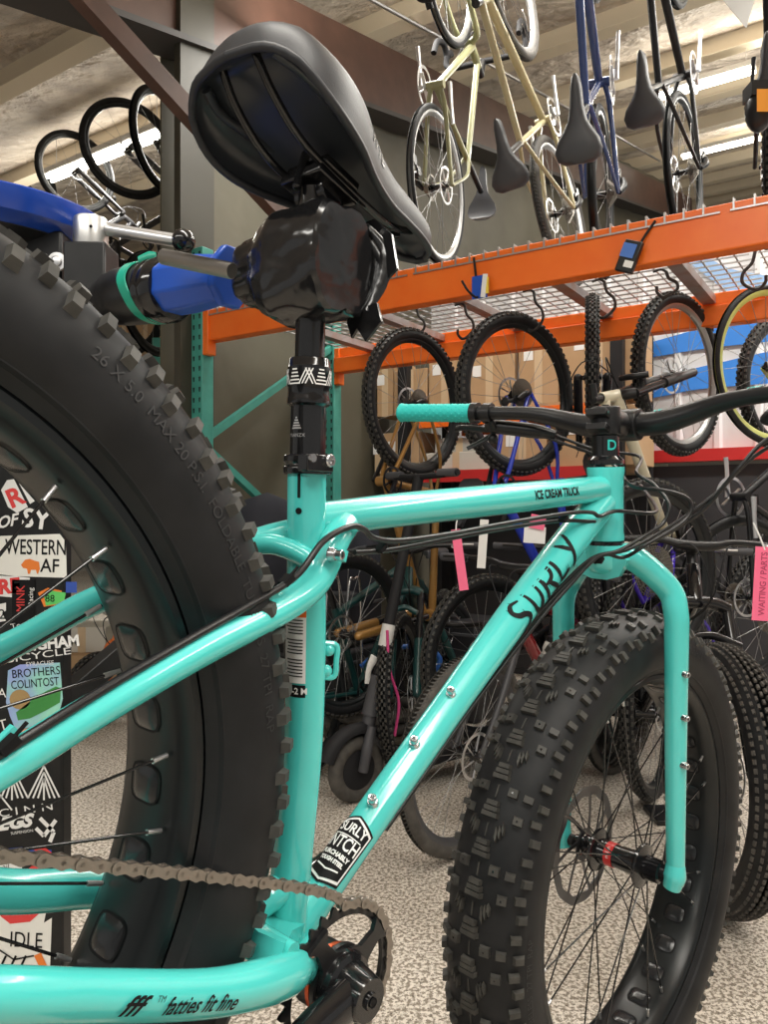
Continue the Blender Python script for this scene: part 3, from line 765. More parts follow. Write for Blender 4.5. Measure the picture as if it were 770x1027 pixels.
# brush-stroke name on the down tube
strokes = {
 'S': [[(.9, .95), (.45, 1.05), (.12, .85), (.25, .6), (.65, .45), (.85, .25), (.55, .02), (.05, .0)]],
 'U': [[(.05, 1.05), (.1, .5), (.2, .12), (.5, .0), (.75, .2), (.85, .6), (.9, 1.1)]],
 'R': [[(.05, -.05), (.08, .5), (.1, 1.05)], [(.0, 1.0), (.6, 1.12), (.98, .85), (.75, .52), (.12, .48)], [(.40, .5), (.72, .22), (1.1, -.10)]],
 'L': [[(.15, 1.1), (.12, .5), (.12, .06)], [(.05, .03), (.5, .02), (.98, .10)]],
 'Y': [[(.0, 1.1), (.25, .75), (.48, .5)], [(1.0, 1.15), (.6, .65), (.35, .1), (.15, -.3)]]}
b = MB(); A3, B3 = V((.2200, 0, .3170)), V((.3680, 0, .4960)); x0 = -.0880; cw = .0265; hh = .0350; rnd = random.Random(3)
for ch in 'SURLY':
    for st in strokes[ch]:
        P = smooth_path([V((x0 + x * cw, (y - .5) * hh, 0)) for x, y in st], 7); L = len(P)
        for i in range(L - 1):
            d = (P[i + 1] - P[i]).normalized(); s_ = V((-d.y, d.x, 0))
            wa = .0034 * (math.sin(pi * min(1, (i + 1.5) / L)) ** .35); wb = .0034 * (math.sin(pi * min(.98, (i + 2.0) / L)) ** .35)
            q = [P[i] - s_ * wa - d * .0004, P[i + 1] - s_ * wb + d * .0004, P[i + 1] + s_ * wb + d * .0004, P[i] + s_ * wa - d * .0004]
            poly_wrap(b, [[(z.x, z.y) for z in q]], A3, B3, (.0205, .0229), R_(27), 0, .0009, 2)
            if rnd.random() < .22:
                j = rnd.uniform(.006, .010) * rnd.choice((1, 1, -1)); z = P[i]
                q = [(z.x - .0007, z.y), (z.x + .0007, z.y), (z.x + .0004, z.y + j), (z.x, z.y + j)]
                poly_wrap(b, [q], A3, B3, (.0205, .0229), R_(27), 0, .0009, 2)
    x0 += cw * 1.27
b.build('name_lettering', BPR, bike)
# shield decal low on the down tube
A4, B4 = V((.0080, 0, .0400)), V((.0690, 0, .1220)); RD = (.0175, .0178); PH = R_(74)
def shield(k, m, off):
    h = .0215 * k; w_ = .0310 * k; t = .009
    b = MB(); 
    # quads across: u along the tube, v around it; pointed towards the shell
    poly_wrap(b, [[(-w_ - 0, -h * .9 * 1), (w_ - .006, -h), (w_ + 0.002, 0), (-w_ - .006, 0)], [(-w_ - .006, 0), (w_ + .002, 0), (w_ - .006, h), (-w_, h * .9)]], A4, B4, RD, PH, 0, off, 8)
    return b.build('shield_decal', m, bike)
shield(1.0, BPR, .0004); shield(.93, WHT, .0007); shield(.86, BPR, .0010)
for txt, sz, u0, v0, ft in (('SURLY', .0130, .0185, -.001, .030), ('INTCH', .0175, .0030, 0, .033), ('PURCHABLY', .0060, -.0085, 0, .030), ('TOUGH STEEL', .0052, -.0150, 0, .026)):
    text_wrap('decal_lettering', txt, sz, A4, B4, RD, PH, WHT, bike, bold=.0003, fit=ft, rot=-pi / 2, u0=u0, v0=v0, off=.0013)
b = MB(); poly_wrap(b, [[(.0105, -.015), (.0115, -.015), (.0115, .015), (.0105, .015)]], A4, B4, RD, PH, 0, .0013, 6); 
poly_wrap(b, [[(-.0215, -.012), (-.0200, -.012), (-.0230, .0), (-.0245, 0)], [(-.0245, 0), (-.0230, 0), (-.0200, .012), (-.0215, .012)]], A4, B4, RD, PH, 0, .0013, 4); b.build('decal_rule', WHT, bike)
# warning label on the seat tube
LP = R_(84)
A5, B5 = V((-.0790, 0, .2680)), V((-.1030, 0, .3360)); A5, B5 = V((-.0610, 0, .2140)), V((-.0860, 0, .2880))
b = MB(); poly_wrap(b, [[(-.024, -.0125), (.032, -.0125), (.032, .0125), (-.024, .0125)]], A5, B5, (.0171, .0171), LP, 0, .0003, 8); 
poly_wrap(b, [[(.032, -.0125), (.038, -.0125), (.038, .0125), (.032, .0125)]], A5, B5, (.0171, .0171), LP, 1, .0003, 6)
poly_wrap(b, [[(-.036, -.0125), (-.0255, -.0125), (-.0255, .0165), (-.036, .0165)]], A5, B5, (.0171, .0171), LP, 2, .0003, 6)
LBL = b
for i in range(18):
    u = .0295 - i * .0028
    if i in (5, 11): continue
    ln = .019 * random.Random(i).uniform(.75, 1)
    poly_wrap(b, [[(u - .0005, -.0100), (u + .0005, -.0100), (u + .0005, -.0100 + ln), (u - .0005, -.0100 + ln)]], A5, B5, (.0171, .0171), LP, 2, .0006, 4)
lab = b.build('warning_label', [WHT, ORG, BPR], bike); 
text_wrap('label_lettering', '4210-2 M', .0075, A5, B5, (.0171, .0171), LP, WHT, bike, rot=-pi / 2, u0=-.0308, off=.0007, bold=.0002)
# ------------------------------------------------------------------ the work stand
stand = empty('repair_stand', loc=(-.50, 1.0, 0))
tag(stand, 'black electric bicycle work stand covered in stickers with a blue jaw gripping the seatpost', 'work stand')
SO = V((-.50, 1.0, 0))
class SB(MB):
    def build(s, name, mats, parent=None, angle=38, bevel=0.):
        s.map(lambda v: v - SO); return MB.build(s, name, mats, parent or stand, angle, bevel)
STB = mat('stand_black', (.007, .0075, .008), .42, spec=.35, noise=(40, (.012, .012, .013), .4, .7))
TAPE = mat('glossy_tape', (.010, .010, .011), .16, spec=.7, bump=(16, .40, .010))
COLX = at(63, 600, 1.05).x
b = SB(); b.box((COLX - .10, 1.066, .73), (.20, .032, 1.45)); b.box((COLX - .12, 1.12, .73), (.10, .08, 1.45)); b.build('column', STB, bevel=.004)
b = SB(); b.box((COLX - .10, 1.12, .012), (.72, .62, .024)); b.build('base_plate', STB, bevel=.004)
P = at(92, 300, .86)
b = SB(); b.box((P.x, P.y, 1.348), (.046, .046, .196)); b.build('clamp_post', STB, bevel=.0025)
q = at(50, 270, .90)
b = SB(); b.box((q.x, q.y - .010, q.z - .004), (.056, .05, .075)); b.box((q.x - .02, q.y + .09, q.z - .015), (.05, .16, .10)); b.build('carriage', STB, bevel=.003)
q = at(22, 248, .88); b = SB(); b.box((q.x, q.y, q.z), (.012, .04, .055)); b.build('carriage_rib', STB)
q = at(57, 262, .862); b = SB(); b.lathe([(.0001, -.002), (.0105, -.002), (.0105, .001), (.0060, .0012), (.0060, .0030), (.0048, .0036), (.0001, .0036)], q, (0, -1, 0), 20); b.build('carriage_bolt', ALU)
# aluminium cap with its lever and ball
P = at(91, 258, .86)
b = SB(); b.lathe([(.0001, 0), (.0180, 0), (.0188, .002), (.0188, .040), (.0180, .043), (.0001, .043)], P, (0, 0, 1), 36); b.build('lever_hub', mat('brushed_aluminium', (.62, .62, .61), .38, 1., noise=(60, (.72, .72, .70), .4, .7)), angle=30)
a0, a1 = at(106, 229, .86), at(178, 241, .83)
b = SB(); b.tube([a0, a1], .0072, 16); b.build('clamp_lever', ALU)
b = SB(); b.ball(at(184, 241, .83), .0128, 20); b.build('ball_knob', BLK)
b = SB(); b.cyl(at(91, 226.5, .8405), at(91, 226.5, .8395), .0018, 8); b.build('set_screw', BPR)
# arm: black tube, green tape, ring, blue jaw
W0 = BM @ V((-.178, 0, .566)); E0 = at(92, 303, .86)
AX = (W0 - E0).normalized(); L = (W0 - E0).length; p = lambda t: E0 + AX * t
b = SB(); b.lathe([(.0001, .022), (.0190, .022), (.0240, .032), (.0285, .050), (.0290, .060), (.0300, .062), (.0310, .100), (.030, .106), (.030, .120)], E0, AX, 40); b.build('arm_tube', BLKS)
b = SB(); n = 40; vs = []
u = AX.orthogonal().normalized(); vv = AX.cross(u)
for j in range(n):
    a = 2 * pi * j / n; d = u * math.cos(a) + vv * math.sin(a); sl = .014 * d.z / 1.0 * -1 
    for hh, rr in ((.0980, .0315), (.0984, .0327), (.1120, .0329), (.1124, .0315)): vs.append(E0 + d * rr + AX * (hh + sl + .0012 * math.sin(5 * a)))
b.add(vs, [(4 * j + k, 4 * ((j + 1) % n) + k, 4 * ((j + 1) % n) + k + 1, 4 * j + k + 1) for j in range(n) for k in range(3)])
b.tube([E0 + AX * .100 + V((-.004, -.012, .0310)), E0 + AX * .110 + V((0, -.010, .034)), E0 + AX * .120 + V((0, -.008, .0345))], [.004, .0055, .003], 8, k=4, flat=.3)
o = b.build('arm_tape', mat('green_tape', (.01, .33, .22), .35)); o['label'] = 'green tape wound round the black arm'
b = SB(); b.lathe([(.0290, .116), (.0325, .118), (.0330, .123), (.0320, .126), (.0330, .129), (.0330, .139), (.0300, .145), (.022, .147)], E0, AX, 40); b.build('arm_collar', BLK)
# blue jaw: tapered eight-sided housing
b = SB(); UP = (V((0, 0, 1)) - AX * AX.z).normalized(); SDV = AX.cross(UP)
sec = [(.138, .022, .022), (.143, .0265, .0265), (.172, .0260, .0260), (.196, .024, .024), (.214, .020, .022), (.222, .019, .022), (.225, .022, .028), (.234, .022, .028)]
oct_ = [(1, .45), (.45, 1), (-.45, 1), (-1, .45), (-1, -.45), (-.45, -1), (.45, -1), (1, -.45)]
vs = []
for t, hw, hh in sec:
    for x, y in oct_: vs.append(p(t) + SDV * x * hw + UP * (y * hh + .002))
m = len(sec); fs = [(i * 8 + j, i * 8 + (j + 1) % 8, (i + 1) * 8 + (j + 1) % 8, (i + 1) * 8 + j) for i in range(m - 1) for j in range(8)] + [tuple(range(8)), tuple(range((m - 1) * 8, m * 8))]
b.add(vs, fs)
b.build('blue_jaw', BLUE, angle=25, bevel=.003)
# threaded rod
r0, r1 = at(164, 257, .70), at(232, 271, .655)
b = SB(); d = (r1 - r0); Ld = d.length; prof = [(.0001, 0)]
k = 0
while k * .0016 < Ld: prof += [(.0072, k * .0016), (.0061, k * .0016 + .0008)]; k += 1
prof += [(.0001, Ld)]
b.lathe(prof, r0, d, 18); b.build('threaded_rod', mat('dark_steel', (.30, .28, .26), .4, .9))
# head wrapped in black tape and film
def lump(cx_, L0, L1, ru, rv, seed, n=46, m=26, amp=.004):
    rn = random.Random(seed); ph = [(rn.uniform(0, 6.28), rn.uniform(2, 7), rn.uniform(.5, 4), rn.uniform(.4, 1)) for _ in range(7)]
    return ph
b = SB(); rn = random.Random(11)
def wrapped(secs, n, seed, amp):
    rn = random.Random(seed); ph = [(rn.uniform(0, 6.28), rn.choice((3, 4, 5, 7, 9)), rn.uniform(-60, 60), rn.uniform(.3, 1)) for _ in range(8)]
    vs = []
    ts = [secs[0][0] + (secs[-1][0] - secs[0][0]) * i / 40 for i in range(41)]
    for t in ts:
        a = 0
        while a < len(secs) - 2 and secs[a + 1][0] < t: a += 1
        f = (t - secs[a][0]) / (secs[a + 1][0] - secs[a][0]); q = [x * (1 - f) + y * f for x, y in zip(secs[a], secs[a + 1])]
        for j in range(n):
            th = 2 * pi * j / n; ex = 3.2
            c, s_ = math.cos(th), math.sin(th); k = (abs(c) ** ex + abs(s_) ** ex) ** (-1 / ex)
            w_ = sum(abs(math.sin(nn * th + kk * t + p0)) * w0 for p0, nn, kk, w0 in ph) / 8 * amp * 2
            vs.append(p(t) + SDV * (c * k * q[1] * (1) + c * w_) + UP * (s_ * k * q[2] + s_ * w_ + q[3]))
    b.add(vs, [(i * n + j, i * n + (j + 1) % n, (i + 1) * n + (j + 1) % n, (i + 1) * n + j) for i in range(40) for j in range(n)] + [tuple(range(n)), tuple(range(40 * n, 41 * n))])
wrapped([(L - .078, .017, .020, 0), (L - .073, .020, .024, 0), (L - .050, .023, .026, 0), (L - .040, .028, .036, -.002), (L - .022, .034, .044, -.001), (L + .020, .034, .043, .001), (L + .034, .034, .040, .001), (L + .037, .030, .037, .001)], 72, 4, .0060)
head = b.build('wrapped_clamp_head', TAPE, angle=35)
head['label'] = 'clamp head wound in shiny black tape'
# loose folds of film on the far end
b = SB()
for k in range(7):
    e_ = p(L + .028 + .004 * (k % 3)); y0 = -.036 + .012 * k
    b.tube([e_ - SDV * .034 + UP * (.040 - .003 * k), e_ - SDV * .040 + AX * .012 + UP * (.022 - .004 * k), e_ - SDV * .036 + AX * (.016 - .003 * k) + UP * (-.010 - .002 * k), e_ - SDV * .028 + AX * .004 + UP * (-.036)], [.003, .007, .006, .003], 8, k=5, flat=.35)
b.prism([(-.010, -.034), (.020, -.030), (.026, -.046), (.010, -.062), (.000, -.050), (-.006, -.058), (-.012, -.044)], p(L + .030) - SDV * .028, AX, UP, .003)
b.prism([(-.010, .040), (.030, .046), (.050, .030), (.058, .0), (.050, -.006), (.040, .020), (.010, .030)], p(L + .004) - SDV * .038, AX, UP, .003)
b.build('loose_film', TAPE, angle=35)
# blue parts tray on top of the column
T0 = at(-12, 240, .92)
tray = MB(); tray.lathe([(.0001, .004), (.105, .004), (.124, .014), (.1285, .032), (.132, .034), (.1345, .032), (.1335, .022), (.129, .008), (.118, .000), (.112, -.003)], n=72, axis=(0, 0, 1))
tro = tray.build('parts_tray', mat('blue_tray', (.010, .055, .36), .25, coat=.4), None, 30); tro.location = T0; tro.rotation_euler = (R_(4), R_(3), 0)
tag(tro, 'round deep blue parts tray resting on top of the black work stand', 'tray')
tr2 = MB(); tr2.lathe([(.0001, -.020), (.080, -.020), (.100, -.010), (.112, -.004), (.1125, .0)], n=60, axis=(0, 0, 1)); o = tr2.build('tray_underside', BLKS, tro)
# ---- stickers on the column's front face, one part each
SY = 1.05 - .0006
def stk(name, pts, m, lvl=0):
    b = SB(); z = SY - .0004 * lvl
    b.add([at(x, y, z) for x, y in pts], [tuple(range(len(pts)))]); return b.build(name, m)
def stx(txt, size, px, py, m, rot=0., lvl=1, fit=None, shear=0., bold=0.):
    z = SY - .0004 * lvl; k = z / FPX
    u = V((math.cos(rot), 0, math.sin(rot))); v = V((-math.sin(rot), 0, math.cos(rot)))
    o = text_flat('sticker_lettering', txt, size * k, at(px, py, z) - SO, u, v, m, stand, shear, bold * k, 0, fit=fit * k if fit else None); return o
GRN = mat('sticker_green', (.12, .62, .14), .5); HOLO = mat('holographic_sticker', (.35, .42, .85), .3, noise=(14, (.35, .80, .62), .40, .62)); CRM = mat('sticker_cream', (.86, .85, .80), .5); ORP = mat('sticker_orange', (.85, .22, .03), .5); NVY = mat('sticker_navy', (.03, .08, .40), .5)
REDP = mat('sticker_red', (.75, .05, .05), .5); TANP = mat('sticker_tan', (.42, .28, .12), .5)
R = lambda x0, y0, x1, y1: [(x0, y1), (x1, y1), (x1, y0), (x0, y0)]
stk('sticker', [(1, 491), (7, 481), (14, 480), (28, 508), (17, 514), (8, 508)], WHT); stx('R', 26, 15, 499, REDP, R_(24), bold=.8)
stk('sticker', [(19, 484), (35, 502), (30, 505)], WHT); stx('OF', 16, 6, 523, WHT, R_(12), shear=.4, bold=.4); stx('SY', 26, 36, 521, WHT, R_(-8), bold=.7)
stk('sticker', [(1, 537), (60, 535), (66, 543), (67, 579), (0, 577), (-8, 575), (-8, 540)], CRM); stx('WESTERN', 21.5, 36, 549, BPR, R_(-1), fit=61, bold=.2); stx('AF', 19, 50, 567.5, BPR, R_(-2), fit=19, bold=.2)
stk('sticker_bison', [(21, 566), (25, 561), (30, 560), (35, 562), (39, 563), (40, 570), (38, 575), (37, 575), (36, 571), (31, 571), (30, 575), (28, 575), (27, 570), (23, 569)][::-1], ORP, 1)
stk('sticker', [(-6, 575), (30, 579), (28, 600), (-6, 597)], WHT); stx('RE', 20, 9, 588, REDP, R_(6), bold=.9)
stk('sticker', R(12, 581, 35, 625), BPR, 1); stx('MINK', 12, 21, 600, REDP, R_(90), lvl=2, fit=26); stx('Racing', 7, 31, 598, WHT, R_(90), lvl=2)
stk('sticker', [(38, 594), (48, 589), (62, 592), (60, 606), (44, 608)], ORP); stk('sticker', [(44, 597), (52, 592), (66, 594), (64, 604), (46, 607)], GRN, 1); stx('88', 10, 50, 600, BPR, 0, lvl=2); stk('sticker', R(66, 583, 77, 594), NVY)
stk('sticker', [(-4, 606), (6, 604), (6, 612), (2, 614), (6, 622), (-4, 624)], WHT); stx('2', 14, 2, 616, BPR, 0); stx('wolf', 8, 42, 616, WHT, R_(20)); stx('Tooth', 9, 22, 626, WHT, R_(14))
stx('NGHAM', 15, 52, 645, WHT, R_(6), bold=.6); stx('BICYCLE', 10, 38, 657, WHT, R_(8), fit=66); stx('SYRACUSE', 6, 40, 665, WHT, R_(4))
stk('sticker', [(8, 672), (20, 666), (60, 664), (63, 700), (60, 712), (42, 728), (16, 732), (10, 718), (6, 704)], HOLO); stx('BROTHERS', 12, 36, 674, BPR, R_(5), fit=48); stx('COLINTOST', 12, 35, 685, BPR, R_(5), fit=48)
stk('sticker_moon', [(20 + 10.5 * math.cos(a * pi / 8), 701 - 10 * math.sin(a * pi / 8)) for a in range(16)], TANP, 1)
stk('sticker_tree', [(16, 714), (26, 706), (34, 700), (44, 694), (56, 688), (61, 690), (60, 704), (46, 712), (30, 720), (18, 722)][::-1], mat('sticker_leaf', (.05, .28, .06), .5), 1)
stx('A', 13, 2, 695, WHT, 0); stx('T', 15, 3, 727, WHT, R_(15))
stk('sticker', [(4, 735), (60, 722), (60, 735), (40, 745), (4, 748)], mat('sticker_peach', (.80, .42, .26), .5))
b = SB()
def ribbon(pts, w_, lvl=1):
    z = SY - .0004 * lvl; Pp = [at(x, y, z) for x, y in pts]
    for a, c in zip(Pp, Pp[1:]):
        d = (c - a).normalized(); s_ = V((-d.z, 0, d.x)) * w_ * z / FPX / 2; b.add([a - s_, c - s_, c + s_, a + s_], [(0, 1, 2, 3)])
for x in (12, 44):
    for k in range(3): ribbon([(x - 16 + 5 * k, 800), (x, 768 + 6 * k + (0 if k else 0)), (x + 16 - 5 * k, 800)], 1.8)
    ribbon([(x, 782), (x, 802)], 1.8)
ribbon([(-4, 792), (12, 812)], 1.8)
b.build('sticker_mountains', WHT)
stx('C I N N', 11, 26, 812, WHT, R_(8), fit=54); stx('EGS', 17, 14, 825, WHT, R_(8), shear=.4, bold=.9, fit=38); stx('SUSPENSION', 4, 22, 834, WHT, R_(8))
b = SB(); ribbon([(36, 830), (44, 838), (56, 822)], 4); ribbon([(40, 820), (54, 834), (50, 844)], 4); b.build('sticker_arrows', WHT)
stk('sticker', [(-4, 852), (22, 849), (52, 852), (50, 862), (-4, 866)], NVY); stk('sticker_stripe', [(30, 850), (46, 850), (56, 858), (50, 860)], REDP, 1)
stk('sticker', R(-4, 862, 22, 874), WHT); stx('ail', 8, 6, 869, BPR, 0, lvl=1); stk('sticker_stripe', [(24, 874), (32, 868), (46, 868), (40, 875)], REDP, 1)
stk('sticker', [(-6, 925), (-6, 975), (50, 975), (52, 920), (44, 925), (48, 905), (30, 918), (10, 905)][::-1], CRM); stx('IDLE', 22, 26, 943, BPR, R_(-3), fit=32, lvl=2)
stk('sticker_mouth', [(0, 918), (14, 912), (40, 915), (30, 924), (10, 926)][::-1], REDP, 1)
stk('sticker_stripe', [(34, 958), (41, 955), (49, 972), (42, 975)], ORP, 2)
b = SB(); 
for x in (6, 16, 26): ribbon([(x, 958), (x - 8, 975)], 2.2, 2)
ribbon([(-4, 950), (14, 962), (34, 958)], 1.6, 2); b.build('sticker_ink', BPR)
# ------------------------------------------------------------------ the room
def ND(n, d, z): p = N_ * n + D_ * d; return V((p.x, p.y, z))
def nd(p): return p.x * N_.x + p.y * N_.y, p.x * D_.x + p.y * D_.y
RM = Matrix.Rotation(math.atan2(D_.y, D_.x), 3, 'Z')        # box x along the racking, y away from the viewer
def struct(b, name, mats, **k): o = b.build(name, mats, **k); o['kind'] = 'structure'; return o
# speckled floor
fm = bpy.data.materials.new('speckled_floor'); fm.use_nodes = True; nt = fm.node_tree; bs = nt.nodes['Principled BSDF']
tc = nt.nodes.new('ShaderNodeTexCoord')
def nz(scale, lo, hi, c0, c1, det=3):
    n = nt.nodes.new('ShaderNodeTexNoise'); n.inputs['Scale'].default_value = scale; n.inputs['Detail'].default_value = det
    nt.links.new(tc.outputs['Object'], n.inputs['Vector']); r = nt.nodes.new('ShaderNodeValToRGB')
    r.color_ramp.elements[0].position = lo; r.color_ramp.elements[1].position = hi
    r.color_ramp.elements[0].color = (*c0, 1); r.color_ramp.elements[1].color = (*c1, 1); nt.links.new(n.outputs['Fac'], r.inputs['Fac']); return r
r1 = nz(95, .42, .56, (.26, .22, .17), (.78, .72, .64)); r2 = nz(210, .35, .42, (.12, .10, .08), (1, 1, 1)); r3 = nz(1.3, .3, .75, (.86, .85, .84), (1, 1, 1))
def mul(a, b_):
    m = nt.nodes.new('ShaderNodeMixRGB'); m.blend_type = 'MULTIPLY'; m.inputs[0].default_value = 1
    nt.links.new(a, m.inputs[1]); nt.links.new(b_, m.inputs[2]); return m.outputs[0]
nt.links.new(mul(mul(r1.outputs[0], r2.outputs[0]), r3.outputs[0]), bs.inputs['Base Color']); bs.inputs['Roughness'].default_value = .62
b = MB(); c = [ND(-4, -14, 0), ND(-4, 8, 0), ND(28.5, 8, 0), ND(28.5, -14, 0)]; b.add([p - V((0, 0, 0)) for p in c] + [p - V((0, 0, .1)) for p in c], [(0, 1, 2, 3), (7, 6, 5, 4), (0, 4, 5, 1), (1, 5, 6, 2), (2, 6, 7, 3), (3, 7, 4, 0)])
struct(b, 'floor', fm)
TARP = mat('olive_wall_lining', (.082, .075, .051), .62, noise=(1.6, (.115, .106, .075), .35, .7), bump=(2.2, .35, .05))
COLM = mat('olive_column_paint', (.050, .046, .033), .55)
BRN = mat('red_oxide_steel', (.072, .034, .024), .55, noise=(7, (.100, .048, .034), .35, .7))
BRND = mat('dark_steel_flange', (.045, .042, .042), .6)
INS = mat('roof_insulation', (.70, .63, .55), .42, spec=.5, noise=(3.2, (.48, .42, .37), .40, .66), bump=(7, 1., .10))
PUR = mat('purlin_cream', (.72, .64, .50), .45)
rz = lambda n: 3.84 + .242 * (n - 3.22)
# side partition lined with dark sheeting, following the roof
DP = -3.05
b = MB()
n0 = 2.60; npts = 40; vs = []
for i in range(npts + 1):
    n = n0 + (13 - n0) * i / npts; dd = DP + .018 * math.sin(n * 9) + .010 * math.sin(n * 23)
    for z in (0, 1.2, 2.4, rz(n) + .3): vs.append(ND(n, dd, z))
for i in range(npts + 1):
    n = n0 + (13 - n0) * i / npts
    for z in (0, 1.2, 2.4, rz(n) + .3): vs.append(ND(n, DP - .03, z))
fs = []
for i in range(npts):
    for j in range(3):
        fs.append((i * 4 + j, (i + 1) * 4 + j, (i + 1) * 4 + j + 1, i * 4 + j + 1)); o = (npts + 1) * 4
        fs.append((o + i * 4 + j, o + (i + 1) * 4 + j, o + (i + 1) * 4 + j + 1, o + i * 4 + j + 1))
for j in range(3): fs.append((j, j + 1, (npts + 1) * 4 + j + 1, (npts + 1) * 4 + j))
b.add(vs, fs); struct(b, 'wall_left', TARP)
# square column at the end of the partition
pc = at(176, 300, 3.86); n_c, d_c = nd(pc)
b = MB(); b.box(ND(n_c + .02, d_c + .115, 1.9), (.045, .22, 3.8), RM); o = struct(b, 'trim_1', COLM)
# rafter: web with dark lower flange
b = MB(); a0, a1 = ND(1.2, DP + .10, rz(1.2) + .02), ND(14, DP + .10, rz(14) - .12)
b.beam(a0, a1, .10, .46); struct(b, 'trim_2', BRN)
b = MB(); b.beam(a0 - V((0, 0, .245)), a1 - V((0, 0, .245)), .22, .03); struct(b, 'trim_3', BRND)
# diagonal brace
b = MB(); q0, q1 = at(76, -12, 2.95), at(322, 258, 3.95); b.beam(q0, q1, .062, .085); struct(b, 'trim_4', BRN)
b = MB(); pts = [ND(3.0, DP + .22, rz(3.0) + .42), ND(6, DP + .22, rz(6) + .43), ND(9, DP + .22, rz(9) + .42), ND(11.5, DP + .22, rz(11.5) + .40)]; b.tube(pts, .014, 8, k=3); struct(b, 'trim_5', ALU)
# roof: insulation with cream purlins
b = MB(); vs = [ND(-3.5, -13, rz(-3.5) + .62), ND(-3.5, 8, rz(-3.5) + .62), ND(28, 8, rz(28) + .62), ND(28, -13, rz(28) + .62)]
nu = 90; g = []
for i in range(nu + 1):
    n = -3.5 + 31.5 * i / nu
    for j in range(2):
        g.append(ND(n, -13 if j == 0 else 8, rz(n) + .60 + .03 * math.sin(n * 2 * pi / 1.45 + .4)))
b.add(g, [(2 * i, 2 * i + 1, 2 * i + 3, 2 * i + 2) for i in range(nu)]); struct(b, 'ceiling', INS)
k = 6
for i in range(18):
    n = .35 + 1.45 * i
    b = MB(); b.beam(ND(n, -12.5, rz(n) + .53), ND(n, 7.5, rz(n) + .53), .10, .17); b.beam(ND(n - .06, -12.5, rz(n) + .445), ND(n - .06, 7.5, rz(n) + .445), .08, .012); struct(b, 'trim_%d' % k, PUR); k += 1
# far walls
b = MB(); b.box(ND(28, -2, 5.4), (24, .15, 11), RM); struct(b, 'wall_back', mat('far_wall', (.40, .38, .34), .7, noise=(.8, (.33, .31, .28), .4, .7)))
b = MB(); b.box(ND(12, -13.2, 4.2), (.15, 33, 9), RM); struct(b, 'wall_side', mat('far_wall', (.4, .38, .34), .7))
# ribbed white wall behind the racking with red rail and dark wainscot
WN = 5.10; WW = mat('white_ribbed_metal', (.74, .76, .79), .45); WBL = mat('blue_stripe', (.03, .22, .72), .5); DKW = mat('wainscot_charcoal', (.050, .050, .057), .6)
b = MB(); z0, z1 = 1.50, 2.90; poly = []; x = -2.95; 
while x < 6.0:
    poly += [(x, 0), (x + .17, 0), (x + .185, -.022), (x + .215, -.022), (x + .23, 0)]; x += .23
vs = [ND(WN + q[1], q[0], z) for q in poly for z in (z0, z1)]; m = len(poly)
b.add(vs, [(2 * i, 2 * i + 2, 2 * i + 3, 2 * i + 1) for i in range(m - 1)]); b.box(ND(WN + .06, 1.5, (z0 + z1) / 2), (8.9, .08, z1 - z0), RM); struct(b, 'wall_right', WW)
b = MB(); b.box(ND(WN + .02, 1.5, .72), (8.9, .10, 1.44), RM); struct(b, 'wall_wainscot', DKW)
b = MB(); b.box(ND(WN - .055, 1.5, 1.500), (8.9, .10, .075), RM); struct(b, 'trim_30', RED)
# blue swoosh painted along the wall, following the ribs
def on_wall(px, py, n):      # where the photo's ray meets the plane n = const
    r = V(((px - CX) / FPX, 1, -(py - CY) / FPX)); s_ = n / (r.x * N_.x + r.y * N_.y); return V((r.x * s_, r.y * s_, CAMH + r.z * s_))
b = MB()
for tp, bt in (([(600, 350), (650, 343), (700, 330), (770, 318)], [(600, 360), (650, 358), (700, 350), (770, 342)]), ([(600, 382), (650, 379), (700, 368), (770, 352)], [(600, 400), (650, 399), (700, 390), (770, 384)])):
    T_ = smooth_path([on_wall(x, y, WN - .026) for x, y in tp], 8); B_ = smooth_path([on_wall(x, y, WN - .026) for x, y in bt], 8)
    b.add([q for a, c in zip(T_, B_) for q in (a, c, a + N_ * .004, c + N_ * .004)], [f for i in range(len(T_) - 1) for f in ((4 * i, 4 * i + 1, 4 * i + 5, 4 * i + 4), (4 * i + 2, 4 * i + 6, 4 * i + 7, 4 * i + 3))])
struct(b, 'trim_31', WBL)
b = MB(); T_ = smooth_path([on_wall(x, y, WN - .028) for x, y in [(690, 246), (730, 268), (770, 276)]], 8); B_ = smooth_path([on_wall(x, y, WN - .028) for x, y in [(690, 262), (730, 292), (770, 310)]], 8)
b.add([q for a, c in zip(T_, B_) for q in (a, c)], [(2 * i, 2 * i + 1, 2 * i + 3, 2 * i + 2) for i in range(len(T_) - 1)]); struct(b, 'trim_32', mat('pale_blue_stripe', (.30, .50, .82), .5))
